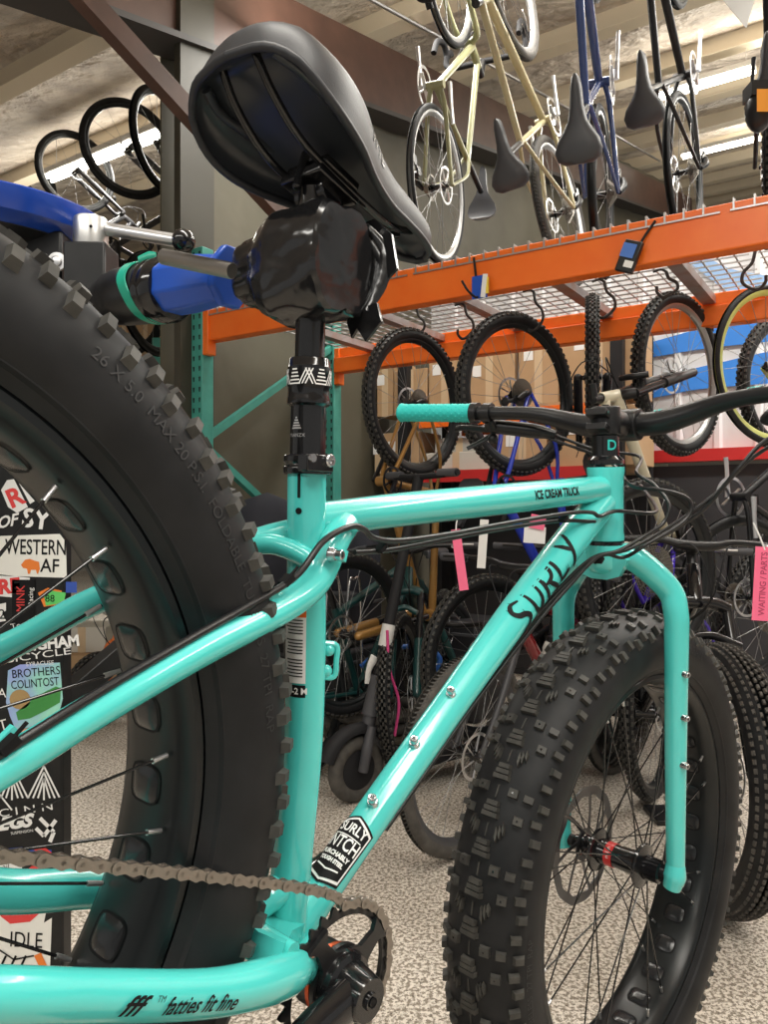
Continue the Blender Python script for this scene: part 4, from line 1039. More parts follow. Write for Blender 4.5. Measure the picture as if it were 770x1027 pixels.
# ------------------------------------------------------------------ strip lights
TUBEM = mat('lamp_tube', (1, 1, 1), .5, emit=((1, .93, .80), 9.0)); FIX = mat('lamp_housing', (.75, .73, .68), .5)
def strip(px0, py0, px1, py1, Z0, label, L_=None):
    a = at(px0, py0, Z0); n, d = nd(a)
    r = V(((px1 - CX) / FPX, 1, -(py1 - CY) / FPX)); s_ = n / (r.x * N_.x + r.y * N_.y); c = V((r.x * s_, r.y * s_, a.z))
    root = empty('strip_light', loc=a); mid = a
    h = MB(); h.beam(V((0, 0, .05)), c - a + V((0, 0, .05)), .16, .05); h.build('housing', FIX, root)
    for k_ in (-1, 1):
        t = MB(); t.tube([V((0, 0, .012)) + N_ * .04 * k_, c - a + V((0, 0, .012)) + N_ * .04 * k_], .016, 10); t.build('lamp_tube', TUBEM, root)
    for e_ in (V((0, 0, 0)) + (c - a) * .08, (c - a) * .92):
        w_ = MB(); w_.cyl(e_ + V((0, 0, .07)), e_ + V((0, 0, .55)), .004, 6); w_.build('hanger_rod', ALU, root)
    tag(root, label, 'ceiling light', 'fluorescent strip lights')
strip(48, 181, 168, 128, 7.2, 'glowing strip light behind the hanging bikes at upper left')
strip(652, 101, 757, 70, 7.4, 'upper strip light right of the hanging bikes')
strip(684, 158, 762, 139, 10.4, 'lower, more distant strip light at the upper right')
# ------------------------------------------------------------------ pallet racking
RN0, RN1 = 2.65, 3.70; RD0, RD1 = -2.83, 3.2; BZ = 2.055; BHt = .150
rack = empty('pallet_rack', loc=ND(RN0, RD0, 0)); tag(rack, 'long steel pallet rack with orange beams and green uprights and a wire deck', 'storage rack')
ro = ND(RN0, RD0, 0)
class KB(MB):
    def build(s, name, mats, **k): s.map(lambda v: v - ro); return MB.build(s, name, mats, rack, **k)
for n in (RN0 - .0, RN1):
    b = KB(); s_ = -1 if n == RN0 else 1
    b.beam(ND(n, RD0 + .04, BZ), ND(n, RD1, BZ), .045, BHt)
    b.beam(ND(n + .03 * s_ * -1, RD0 + .04, BZ - .03), ND(n + .03 * s_ * -1, RD1, BZ - .03), .03, BHt - .06)
    b.build('beam', ORG, bevel=.006)
    b = KB(); b.box(ND(n - .006, RD0 + .045, BZ - .035), (.055, .056, .215), RM); b.build('beam_connector', ORG, bevel=.004)
    for zz in (-.115, .045):
        b = KB(); b.cyl(ND(n - .034, RD0 + .05, BZ + zz), ND(n - .030, RD0 + .05, BZ + zz), .008, 10); b.build('connector_pin', BLKM)
def upright(n, d):
    b = KB(); b.box(ND(n, d, 1.22), (.078, .075, 2.44), RM); b.build('upright', TEALP, bevel=.005)
    b = KB()
    for i in range(46):
        z = .12 + i * .0508
        for s_ in (-.020, .020):
            c = ND(n - .0382, d + s_, z); b.prism([(-.006, .012), (.006, .012), (.0035, -.011), (-.0035, -.011)], c, D_, (0, 0, 1), .0008)
    b.build('upright_slots', BLKM)
for d in (RD0, RD1): 
    for n in (RN0 - .0, RN1): upright(n, d)
for z_a, z_b in ((1.50, 2.15), (1.48, .82), (.15, .80)):
    b = KB(); b.beam(ND(RN0, RD0, z_a), ND(RN1, RD0, z_b), .035, .035); b.build('frame_brace', TEALP)
for z in (.15,): b = KB(); b.beam(ND(RN0, RD0, z), ND(RN1, RD0, z), .035, .035); b.build('frame_brace', TEALP)
# deck supports and wire decks
MET = mat('galvanised', (.42, .38, .38), .45, .6, noise=(12, (.36, .22, .16), .45, .75)); WIRE = mat('zinc_wire', (.50, .50, .50), .35, .9)
i = 0; d = RD0 + .30
while d < RD1:
    b = KB(); b.beam(ND(RN0 + .02, d, BZ + .045), ND(RN1 - .02, d, BZ + .045), .055, .035); b.build('deck_support', MET); d += .46
nd_ = 0; d0 = RD0 + .06
while d0 < RD1 - .2:
    d1 = min(d0 + 1.14, RD1 - .02); b = KB(); d = d0 + .01
    while d < d1: 
        for (p_, q_) in ((ND(RN0 - .026, d, BZ + .082), ND(RN1 + .02, d, BZ + .082)), (ND(RN0 - .0265, d, BZ + .084), ND(RN0 - .0265, d, BZ + .045))): b.beam(p_, q_, .0055, .0055, up=(0, 0, 1) if p_.z == q_.z else tuple(N_))
        d += .060
    n = RN0 + .05
    while n < RN1 + .02: b.beam(ND(n, d0, BZ + .077), ND(n, d1, BZ + .077), .0055, .0055); n += .072
    b.beam(ND(RN0 - .027, d0, BZ + .047), ND(RN0 - .027, d1, BZ + .047), .0055, .0055)
    b.build('wire_deck', WIRE, angle=20); d0 = d1 + .03
# second rack far behind with boxes
RB = 4.35
r2 = empty('pallet_rack', loc=ND(RB, -2.6, 0)); tag(r2, 'low rack with an orange shelf beam and cartons behind the hanging wheels', 'storage rack'); ro2 = ND(RB, -2.6, 0)
def K2(b, name, m, **k): b.map(lambda v: v - ro2); return b.build(name, m, r2, **k)
for n in (RB, RB + .6):
    b = MB(); b.beam(ND(n, -2.6, 1.74), ND(n, -1.30, 1.74), .04, .08); K2(b, 'beam', ORG)
b = MB(); b.box(ND(RB + .3, -1.98, 1.79), (1.35, .6, .02), RM); K2(b, 'shelf_board', mat('shelf_wood', (.42, .30, .17), .7))
b = MB(); b.box(ND(RB + .3, -1.98, 1.40), (1.35, .6, .03), RM); K2(b, 'shelf_board', mat('shelf_wood', (.42, .30, .17), .7))
b = MB(); b.beam(ND(RB - .01, -2.6, 1.38), ND(RB - .01, -1.30, 1.38), .03, .075); K2(b, 'beam', RED)
for d in (-2.72, -1.30):
    for n in (RB, RB + .6): b = MB(); b.box(ND(n, d, 1.15), (.07, .07, 2.3), RM); K2(b, 'upright', BLKM)
CARD = mat('cardboard', (.45, .29, .155), .75, noise=(3, (.52, .35, .20), .4, .7)); TAPEM = mat('packing_tape', (.62, .47, .30), .4)
def carton(px0, px1, py_b, h, dep, n, label, tape=True, m=None, mark=None, zb=None):
    a = on_wall(px0, py_b, n); c = on_wall(px1, py_b, n); z = zb if zb is not None else a.z; da, dc = nd(a)[1], nd(c)[1]; w_ = abs(dc - da); dm = (da + dc) / 2
    b = MB(); b.box(V((0, 0, h / 2)), (w_, dep, h)); o = b.build('cardboard_box', m or CARD, bevel=.004); o.location = ND(n + dep / 2, dm, z); o.rotation_euler = (0, 0, math.atan2(D_.y, D_.x))
    tag(o, label, 'box', 'cardboard boxes on the back shelves')
    if tape:
        t = MB(); t.box((0, -dep / 2 - .001, h / 2), (.05, .002, h)); t.build('packing_tape', TAPEM, o)
    t = MB(); t.box((-w_ * .25, -dep / 2 - .0015, h * .66), (.06, .002, .07)); t.build('shipping_label', WHT, o); 
    return o
SB1, SB0 = 1.801, 1.416
carton(562, 640, 0, .50, .30, RB + .02, 'large plain carton right of the edge-on hanging wheel', zb=SB1 - .10 if False else SB1)
carton(520, 560, 0, .46, .30, RB + .02, 'tall carton seen through the spokes of the second hanging wheel', zb=SB1)
carton(466, 516, 0, .36, .30, RB + .02, 'carton with taped front left of the tall carton on the top shelf', zb=SB1)
carton(430, 462, 0, .42, .28, RB + .02, 'narrow upright carton between the two left hanging wheels', zb=SB1)
carton(395, 428, 0, .30, .30, RB + .02, 'small carton seen through the leftmost hanging wheel', zb=SB1)
carton(378, 394, 0, .38, .30, RB + .02, 'leftmost carton on the top shelf near the dark wall', zb=SB1)
carton(552, 640, 0, .34, .34, RB + .02, 'wide carton on the lower shelf right of the edge-on wheel', zb=SB0)
carton(500, 548, 0, .26, .3, RB + .02, 'carton on the lower shelf behind the blue frame', zb=SB0)
carton(424, 492, 0, .12, .3, RB + .02, 'flat pale carton lying on the lower shelf behind the grip', m=mat('pale_card', (.60, .58, .52), .7), zb=SB0)
carton(436, 486, 0, .09, .26, RB + .04, 'shallow grey carton stacked on the flat pale one', m=mat('grey_card', (.42, .41, .38), .7), zb=SB0 + .121)
carton(384, 420, 0, .27, .3, RB + .02, 'brown carton on the lower shelf behind the bronze frame', zb=SB0)
carton(377, 381, 0, .25, .3, RB + .02, 'small brown carton at the left end of the lower shelf', zb=SB0)
# hooks on the wire deck
HK = mat('hook_vinyl', (.030, .028, .028), .4)
def hook(px, py_top, py_bot, n, label, side=1, open_=True):
    a = on_wall(px, py_top, n); c = on_wall(px, py_bot, n); h = a.z - c.z; rr = .032
    b = MB(); b.tube([V((0, 0, h)), V((.01 * side, 0, h * .72)), V((.038 * side, 0, h * .5)), V((.042 * side, 0, h * .25)), V((.018 * side, 0, .01)), V((-.012 * side, 0, .0)), V((-.034 * side, 0, .022)), V((-.036 * side, 0, .045))], .0062, 10, k=6)
    b.tube([V((0, 0, h)), V((-.02 * side, 0, h + .012)), V((-.05 * side, 0, h + .008))], .005, 8, k=4)
    o = b.build('bike_hook', HK); o.location = c; o.rotation_euler = (0, 0, math.atan2(D_.y, D_.x)); tag(o, label, 'hook', 'bike hooks on the rack'); return o
hook(418, 309, 336, 3.18, 'black hook holding up the leftmost hanging wheel')
hook(466, 306, 339, 3.05, 'empty black hook between the two left hanging wheels', 1)
hook(535, 292, 331, 3.15, 'black hook holding the second hanging wheel')
hook(606, 282, 318, 3.05, 'black hook beside the edge-on hanging wheel', 1)
hook(668, 272, 297, 3.10, 'black hook holding the wheel in front of the white wall')
hook(757, 252, 290, 3.05, 'black hook holding the wheel with the yellow fender', -1)
# display hooks with packets on the front beam
def packet(px, py, w_, h_, face, label, hookpts):
    o0 = on_wall(px, py, RN0 - .055)
    root = empty('display_packet', loc=o0); tag(root, label, 'packet')
    b = MB(); b.tube([on_wall(x, y, n) - o0 for x, y, n in hookpts], .0045, 8, k=5); b.build('display_hook', BLKM, root)
    return root, o0
r_, o0 = packet(481, 287, 0, 0, 0, 'small blue and white packet hanging on a hook from the front orange beam', [(475, 258, RN0 - .03), (477, 275, RN0 - .035), (479, 297, RN0 - .05), (470, 292, RN0 - .12), (463, 281, RN0 - .15)])
b = MB(); b.box((0, .004, 0), (.062, .006, .085), RM); b.build('card', BLUE, r_)
b = MB(); b.box(D_ * .020 - N_ * .004, (.018, .006, .085), RM @ Matrix.Rotation(.12, 3, 'Y')); b.build('card_panel', WHT, r_)
b = MB(); b.box(D_ * .032 - N_ * .002, (.010, .006, .06), RM); b.build('card_stripe', mat('yellow_print', (.85, .65, .08), .5), r_)
r_, o0 = packet(631, 257, 0, 0, 0, 'blue screened gadget in a black clip pack leaning on the front orange beam', [(657, 221, RN0 - .03), (648, 234, RN0 - .035), (641, 246, RN0 - .04), (637, 258, RN0 - .045)])
RR2 = RM @ Matrix.Rotation(R_(22), 3, 'Y')
b = MB(); b.box((0, 0, 0), (.062, .022, .105), RR2); b.build('clip_pack', BLKS, r_, bevel=.004)
b = MB(); b.box(-N_ * .013 + V((0, 0, .018)), (.046, .003, .046), RR2); b.build('blue_screen', mat('screen_blue', (.08, .20, .60), .25), r_)
b = MB(); b.box(-N_ * .013 + V((0, 0, -.028)), (.030, .003, .022), RR2); b.build('white_print', WHT, r_)
# ------------------------------------------------------------------ the other bikes
CACHE = {}
def wheel_meshes(R, tw, kind, rimc, ns):
    key = (R, tw, kind, rimc.name, ns)
    if key in CACHE: return CACHE[key]
    rr = R - min(tw * .92, .085)                       # bead radius
    b = MB(); prof = []
    for k in range(14):
        a = pi * .14 + (2 * pi - pi * .28) * k / 13 + pi      # open towards the rim
        prof.append((R - tw / 2 - (.003 if kind == 'knob' else 0) + math.cos(a + pi) * -tw / 2 * -1, math.sin(a) * tw / 2))
    b.lathe(prof, n=72)
    if kind == 'knob':
        n = int(2 * pi * R / .030)
        for k in range(n):
            for row, (y, o) in enumerate(((-.42, 0), (-.16, .5), (.16, .5), (.42, 0), (0, .0))):
                if row == 4 and tw < .04: continue
                th = 2 * pi * (k + o) / n; yy = y * tw; rad = R - tw / 2 + math.sqrt(max(0, (tw / 2) ** 2 - yy ** 2)) - .003
                c, s_ = math.cos(th), math.sin(th); nrm = V((c, yy / (tw / 2) * .7, s_)).normalized(); t_ = V((-s_, 0, c)); w_ = nrm.cross(t_)
                hl, hw_ = .0075, .0040 if abs(y) < .3 else .0050; p_ = V((c * rad, yy, s_ * rad)); vs = [p_ + t_ * a * hl * q + w_ * e * hw_ * q + nrm * h for h, q in ((-.001, 1.1), (.0055, .9)) for a in (-1, 1) for e in (-1, 1)]
                b.add(vs, [(0, 1, 3, 2), (4, 6, 7, 5), (0, 4, 5, 1), (2, 3, 7, 6), (0, 2, 6, 4), (1, 5, 7, 3)], 1)
    elif kind == 'fatknob':
        n = int(2 * pi * R / .024)
        for k in range(n):
            for y, o in ((-.44, 0), (-.31, .5), (-.19, 0), (-.065, .5), (.065, 0), (.19, .5), (.31, 0), (.44, .5)):
                th = 2 * pi * (k + o) / n; yy = y * tw; rad = R - tw / 2 + math.sqrt(max(0, (tw / 2) ** 2 - yy ** 2)) - .003
                c, s_ = math.cos(th), math.sin(th); nrm = V((c * math.sqrt(1 - min(.9, (2 * y) ** 2)), 2 * y, s_ * math.sqrt(1 - min(.9, (2 * y) ** 2)))).normalized(); t_ = V((-s_, 0, c)); w_ = nrm.cross(t_)
                p_ = V((c * rad, yy, s_ * rad)); vs = [p_ + t_ * a * .0065 * q + w_ * e * .0038 * q + nrm * h for h, q in ((-.001, 1.1), (.0060, .9)) for a in (-1, 1) for e in (-1, 1)]
                b.add(vs, [(0, 1, 3, 2), (4, 6, 7, 5), (0, 4, 5, 1), (2, 3, 7, 6), (0, 2, 6, 4), (1, 5, 7, 3)], 1)
    elif kind == 'semi':
        n = int(2 * pi * R / .016)
        for k in range(n):
            th = 2 * pi * k / n
            for sg in (-1, 1):
                vs = []
                for rr_, y, dt in ((.0012, .02, 0), (.0012, .34, .6), (.0012, .34, .95), (.0012, .02, .35)):
                    yy = y * tw * sg; rad = R - tw / 2 + math.sqrt((tw / 2) ** 2 - yy ** 2) + rr_; t2 = th + dt * .016 / R; vs.append(V((math.cos(t2) * rad, yy, math.sin(t2) * rad)))
                b.add(vs, [(0, 1, 2, 3)], 1)
    tire = b.mesh('tire', [RUBG if kind == 'semi' else RUB, RUBG if kind == 'fatknob' else RUBK], 35)
    b = MB(); rw = max(.011, tw * .30)
    b.lathe([(rr + .010, rw), (rr, rw + .001), (rr - .010, rw * .85), (rr - .020, rw * .3), (rr - .020, -rw * .3), (rr - .010, -rw * .85), (rr, -rw - .001), (rr + .010, -rw)], n=72, closed=True)
    rim = b.mesh('rim', rimc, 35)
    fl = .027; sp = [spoke_mesh(s * fl, s * .003, .022, rr - .012, s2 * R_(28), .0011, 'spoke', SPK) for s in (1, -1) for s2 in (1, -1)]
    b = MB(); b.lathe([(.0001, -.05), (.009, -.05), (.011, -.036), (.023, -.030), (.023, -.024), (.013, -.018), (.012, .018), (.023, .024), (.023, .030), (.011, .036), (.009, .05), (.0001, .05)], n=18)
    hub = b.mesh('hub', BLK, 35)
    b = MB(); b.lathe([(.070, .038), (.080, .038), (.080, .040), (.070, .040)], n=40, closed=True)
    for k in range(6): a = k * pi / 3; b.beam((math.cos(a) * .018, .039, math.sin(a) * .018), (math.cos(a + .3) * .072, .039, math.sin(a + .3) * .072), .002, .006, up=(0, 1, 0))
    rotor = b.mesh('brake_rotor', ALU, 35)
    CACHE[key] = (tire, rim, sp, hub, rotor); return CACHE[key]
SPK = mat('spoke_steel', (.30, .30, .30), .35, .9)
def add_wheel(parent, name, M, R, tw, kind, rimc, ns=20, rotor=True):
    tire, rim, sp, hub, ro_ = wheel_meshes(R, tw, kind, rimc, ns)
    w_ = link(name, rim, parent, M); link('tire', tire, w_); link('hub', hub, w_)
    if rotor: link('brake_rotor', ro_, w_)
    for k in range(ns):
        i = k % 4; lead = R_(28) * (1 if i in (0, 2) else -1); me = {0: sp[0], 1: sp[3], 2: sp[2], 3: sp[1]}[i]
        th = 2 * pi * k / ns; link('spoke', me, w_, Matrix.Rotation(-(th - lead), 4, 'Y'))
    return w_
def saddle_mesh(m):
    if ('sad', m.name) in CACHE: return CACHE[('sad', m.name)]
    b = MB(); vs = []; st = [(0, .046, -.004), (.05, .068, .004), (.15, .077, .008), (.27, .068, .006), (.38, .048, .002), (.49, .031, .0), (.65, .022, .0), (.85, .0185, -.002), (.96, .013, -.004), (1.0, .005, -.008)]
    for t, wd, z in st:
        for j in range(13): a = pi * j / 12; vs.append(V((-.13 + .265 * t, math.cos(a) * wd, z + .038 * max(0, math.sin(a)) ** .6 - .030)))
    n = 13; b.add(vs, [(i * n + j, (i + 1) * n + j, (i + 1) * n + j + 1, i * n + j + 1) for i in range(len(st) - 1) for j in range(n - 1)] + [tuple(range(n)), tuple(range((len(st) - 1) * n, len(st) * n))])
    vs2 = [(i * n, (i + 1) * n, (i + 1) * n + n - 1, i * n + n - 1) for i in range(len(st) - 1)]; b.f += vs2; b.m += [0] * len(vs2)
    CACHE[('sad', m.name)] = b.mesh('saddle', m, 50); return CACHE[('sad', m.name)]
def make_bike(name, label, cat='bicycle', group=None, style='mtb', frame=BLKS, fork=None, tire='knob', tw=.055, R=.355, rim=RIMB, ns=20, bar='flat', accent=None, fork_style=None, parts=True, steer=0., saddlem=None, cass=True, rotor=True, pedals=False, fsp=.062, rim2=None, acx=0):
    g = dict(mtb=dict(cs=.435, drop=.045, reach=.43, stack=.60, hta=67, htl=.12, ac=.50, off=.045, st=.42, r=.020),
             road=dict(cs=.42, drop=.070, reach=.385, stack=.565, hta=71.5, htl=.14, ac=.385, off=.045, st=.50, r=.016),
             kid=dict(cs=.30, drop=.02, reach=.28, stack=.42, hta=70, htl=.09, ac=.28, off=.03, st=.26, r=.014))[style]
    g['ac'] += acx; root = empty(name); tag(root, label, cat, group)
    hta, sta = R_(g['hta']), R_(73.5); r = g['r']
    rear = V((-math.sqrt(g['cs'] ** 2 - g['drop'] ** 2), 0, g['drop'])); ht = V((g['reach'], 0, g['stack'])); su = V((-math.cos(hta), 0, math.sin(hta))); hb = ht - su * g['htl']
    fwv = V((math.sin(hta), 0, math.cos(hta))); rot = Matrix.Rotation(steer, 3, su); FL_ = rot @ V((0, 1, 0)); FW_ = rot @ fwv
    hub = hb - su * (g['ac'] - .01) + FW_ * g['off']
    sd = V((-math.cos(sta), 0, math.sin(sta))); stt = sd * g['st']
    fork = fork or frame
    b = MB(); b.tube([V((0, 0, 0)), stt], r * .85, 14); b.tube([stt - sd * .03, ht - su * .025], [r * .85, r], 14); b.tube([V((0, 0, .01)), hb + su * .02], [r, r * 1.25], 16)
    b.lathe([(r, -.004), (r * 1.2, 0), (r * 1.15, g['htl']), (r, g['htl'] + .003)], hb, su, 18); b.cyl((0, -.04, 0), (0, .04, 0), r * 1.15, 16)
    b.build('frame', frame, root, 45)
    b = MB()
    for sy in (1, -1):
        b.tube([(-.01, sy * .022, .0), (-.10, sy * .040, rear.z * .3), rear + V((0, sy * .066, 0))], [.011, .0105, .009], 10, k=4); b.tube([stt - sd * .05 + V((0, sy * .010, 0)), stt * .55 + rear * .45 + V((0, sy * .045, .03)), rear + V((0, sy * .066, .01))], [.0085, .0085, .0075], 10, k=4)
    b.build('rear_triangle', accent or frame, root, 45)
    fs_ = fork_style or ('susp' if style == 'mtb' else 'rigid')
    b = MB(); cr = hub + su * (R + .030) - FW_ * g['off'] if False else hb - su * .012
    hubc = lambda t: hub + su * t - FW_ * (g['off'] if t > .05 else g['off'] * t / .05) * (1 if True else 0)
    if fs_ == 'susp':
        for sy in (1, -1):
            a = cr + FL_ * sy * fsp - su * .03; e = hub + FL_ * sy * fsp
            b.tube([e - FW_ * .0, e + (a - e) * .55], [.020, .0215], 14); b.ball(e, .020, 12)
        b.tube([hub + su * (R - .0) + FL_ * fsp + FW_ * .02, hub + su * (R + .03) + FW_ * .02, hub + su * (R - .0) - FL_ * fsp + FW_ * .02], .013, 12, k=6)
        b.build('fork', fork, root, 45)
        for sy in (1, -1):
            b = MB(); a = cr + FL_ * sy * fsp - su * .012; e = hub + FL_ * sy * fsp; b.tube([e + (a - e) * .5, a], .0165, 14); b.build('fork_stanchion', STANCH, root)
        b = MB(); b.tube([cr + FL_ * (fsp + .004) - su * .012, cr + FL_ * fsp * .5 + su * .006, cr - FL_ * fsp * .5 + su * .006, cr - FL_ * (fsp + .004) - su * .012], [.022, .022, .022, .022], 14, k=4); b.build('fork_crown', fork, root)
    else:
        for sy in (1, -1):
            b.tube([cr + FL_ * sy * .010 + su * .006, cr + FL_ * sy * .040 - su * .02, cr + FL_ * sy * .052 - su * .08, (cr * .4 + hub * .6) + FL_ * sy * .055 - FW_ * .012, hub + FL_ * sy * .055], [.018, .017, .015, .012, .009], 12, k=5)
        b.build('fork', fork, root, 45)
    add_wheel(root, 'rear_wheel', Matrix.Translation(rear), R, tw, tire, rim2 or rim, ns, rotor)
    add_wheel(root, 'front_wheel', basis(FL_.cross(V((0, 0, 1))).normalized() if False else FW_, FL_, su, hub), R, tw, tire, rim, ns, rotor)
    sp_top = stt + sd * (.20 if style != 'kid' else .1)
    b = MB(); b.tube([stt - sd * .02, sp_top], .0138, 12); b.build('seatpost', BLKS, root)
    o = link('saddle', saddle_mesh(saddlem or SADG), root, Matrix.Translation(sp_top + V((0, 0, .045)))); 
    b = MB(); s_e = ht + su * .05 + FW_ * (.06 if style != 'road' else .09); b.tube([ht, ht + su * .055], .017, 12); b.tube([ht + su * .045, s_e], .0155, 12); b.build('stem', BLKS, root)
    b = MB()
    if bar is None: b = None
    elif bar == 'drop':
        for sy in (1, -1):
            b.tube([s_e, s_e + FL_ * sy * .16, s_e + FL_ * sy * .205 + FW_ * .03, s_e + FL_ * sy * .21 + FW_ * .085 - su * .01, s_e + FL_ * sy * .21 + FW_ * .10 - su * .07, s_e + FL_ * sy * .215 + FW_ * .05 - su * .13, s_e + FL_ * sy * .22 - FW_ * .03 - su * .135], [.015, .015, .0155, .0155, .015, .015, .015], 12, k=5)
        b.build('handlebar', BLKM, root, 60)
        for sy in (1, -1):
            b = MB(); c = s_e + FL_ * sy * .21 + FW_ * .09; b.tube([c, c + FW_ * .05 + su * .025, c + FW_ * .065 + su * .05], [.018, .018, .012], 12, k=4); b.build('brake_hood', BLKM, root)
            b = MB(); b.tube([c + FW_ * .05 + su * .01, c + FW_ * .075 - su * .04, c + FW_ * .06 - su * .11], [.006, .006, .005], 8, k=4, flat=.5); b.build('brake_lever', ALU if style == 'road' else BLKS, root)
    else:
        W = .37 if style == 'mtb' else .30
        b.tube([s_e - FW_ * .045 + su * .020 + FL_ * W, s_e + su * .018 + FL_ * .14 - FW_ * .005, s_e + FL_ * .05, s_e - FL_ * .05, s_e + su * .018 - FL_ * .14 - FW_ * .005, s_e - FW_ * .045 + su * .020 - FL_ * W], [.011, .011, .016, .016, .011, .011], 12, k=5); b.build('handlebar', BLKS if style != 'kid' else ALU, root, 60)
        for sy in (1, -1):
            e = s_e - FW_ * .045 + su * .020 + FL_ * W * sy; m_ = s_e + su * .018 + FL_ * .14 * sy - FW_ * .005; d = (m_ - e).normalized()
            b = MB(); b.tube([e, e + d * .13], .0160, 14); b.build('grip', DK, root)
            b = MB(); c = e + d * .15; b.tube([c, c + FW_ * .02 - su * .012], .008, 8); b.tube([c + FW_ * .022 - su * .01, c + FW_ * .045 - d * .05 - su * .012, c + FW_ * .045 - d * .10 - su * .012], .005, 8, k=3); b.build('brake_lever', ALU if sy > 0 else BLKS, root)
    b = MB(); cr_ = MB(); cr_.lathe([(.055 if style == 'mtb' else .075, -.047), (.066 if style == 'mtb' else .088, -.048), (.066 if style == 'mtb' else .088, -.050), (.055 if style == 'mtb' else .075, -.051)], n=44, closed=True)
    for k in range(4): a = pi / 4 + k * pi / 2; cr_.beam((0, -.049, 0), (math.cos(a) * .062, -.049, math.sin(a) * .062), .006, .014, up=(0, 1, 0))
    cr_.build('chainring', ALU if style == 'road' else BLKS, root, 35)
    for sy, sg in ((-1, 1), (1, -1)):
        b = MB(); b.tube([(0, sy * .066, 0), (.10 * sg, sy * .072, -.015 * sg), (.168 * sg, sy * .076, -.03 * sg)], [.014, .0105, .012], 10, k=3, flat=.7); b.build('crank_arm', ALU if style == 'road' else BLKS, root)
        if style == 'road' or not pedals: continue
        b = MB(); b.box((.168 * sg, sy * .135, -.03 * sg), (.085, .085, .014)); b.cyl((.168 * sg, sy * .08, -.03 * sg), (.168 * sg, sy * .12, -.03 * sg), .006, 8); b.build('pedal', BLKS, root, bevel=.003)
    if cass:
        b = MB()
        for i in range(8): rr = .024 + .0058 * i * (1 if style == 'mtb' else .8); y = -.058 + .0042 * i; b.lathe([(rr - .008, y), (rr, y), (rr, y + .0018), (rr - .008, y + .0018)], n=36, closed=True)
        b.build('cassette', CASS, root, 35, loc=rear)
        b = MB(); b.tube([rear + V((0, -.07, 0)), rear + V((.02, -.085, -.04)), rear + V((.05, -.078, -.07))], [.010, .015, .010], 10, k=3); b.tube([rear + V((.05, -.066, -.07)), rear + V((.075, -.062, -.13))], .009, 8, flat=.5); b.cyl(rear + V((.05, -.070, -.07)), rear + V((.05, -.060, -.07)), .019, 16); b.cyl(rear + V((.075, -.066, -.13)), rear + V((.075, -.056, -.13)), .019, 16); b.build('derailleur', BLKS, root)
    b = MB(); 
    for k_ in (0, 1): b.tube([s_e + FL_ * (.12 - .2 * k_), s_e + FW_ * .09 + FL_ * (.05 - .09 * k_) - su * .05, hb + FW_ * .06 - su * .02 + FL_ * .02, hb * .7 + V((0, -.028, .02))], .0026, 6, k=6)
    b.build('cable_loom', BLKM, root, 60)
    root['_'] = 1; del root['_']
    K = dict(rear=rear, front=hub, head=ht, bb=V((0, 0, 0)), saddle=sp_top)
    return root, K
SADG = mat('saddle_grey', (.045, .046, .052), .45); STANCH = mat('stanchion', (.03, .03, .032), .12, .4); CASS = mat('cassette_brown', (.22, .20, .17), .4, .85)
def orient(root, K, anchor, P, fwd, up):
    fwd = V(fwd).normalized(); up = V(up); up = (up - fwd * up.dot(fwd)).normalized(); y = up.cross(fwd)
    M = basis(fwd, y, up); M.translation = V(P) - (M.to_3x3() @ K[anchor]); root.matrix_world = M
def hang(bk, anchor, px, py, Z, hx, hy, t, down=False, roll=0):
    root, K = bk; h = V((hx, hy, 0)).normalized(); t = R_(t); z = V((0, 0, 1))
    fwd = (z * math.cos(t) + h * math.sin(t)) * (-1 if down else 1); up = h * math.cos(t) - z * math.sin(t)
    if roll: q_ = Matrix.Rotation(R_(roll), 3, 'Y'); fwd = q_ @ fwd; up = q_ @ up
    orient(root, K, anchor, at(px, py, Z), fwd, up); return bk
CREAM = mat('cream_frame', (.55, .48, .28), .3, coat=.4); OLIVE = mat('olive_frame', (.30, .30, .16), .3, coat=.3); BLF = mat('deep_blue_frame', (.03, .06, .20), .25, coat=.5); BLUF = mat('royal_blue_frame', (.03, .06, .55), .25, coat=.5)
BRZ = mat('bronze_frame', (.36, .19, .05), .3, .3, coat=.4); PURP = mat('violet_frame', (.07, .03, .55), .25, coat=.5); IVO = mat('ivory_frame', (.60, .56, .42), .3, coat=.4); DGRN = mat('dark_green_frame', (.008, .055, .055), .3, coat=.4); GRY = mat('grey_frame', (.05, .05, .055), .4); WRED = mat('dark_red_frame', (.22, .015, .02), .25, coat=.5); LIME = mat('lime_rim', (.52, .55, .16), .4); WFR = mat('white_frame', (.70, .70, .68), .3, coat=.4)
SILR = mat('silver_rim', (.42, .42, .42), .35, .7)
# under the rack, hung by one wheel
hang(make_bike('bicycle', 'bronze framed mountain bike hanging from the leftmost hook under the rack', group='bikes hung under the rack', frame=BRZ, ns=24), 'rear', 416, 404, 3.66, .665, .747, 24, True)
hang(make_bike('bicycle', 'royal blue mountain bike hanging by its rear wheel, second from the left under the rack', group='bikes hung under the rack', frame=BLUF, fork=BLKS, ns=24), 'rear', 519, 395, 3.34, .80, .60, 10, True)
hang(make_bike('bicycle', 'black mountain bike hanging edge-on behind the stem of the turquoise bike', group='bikes hung under the rack', frame=BLKS, ns=20, bar=None), 'front', 594, 378, 3.34, .262, .965, 6)
hang(make_bike('bicycle', 'ivory and violet mountain bike hanging by its front wheel before the white wall', group='bikes hung under the rack', frame=IVO, accent=PURP, fork=BLKS, rim=SILR, ns=24, bar=None), 'front', 681, 375, 3.34, -.76, -.65, -12)
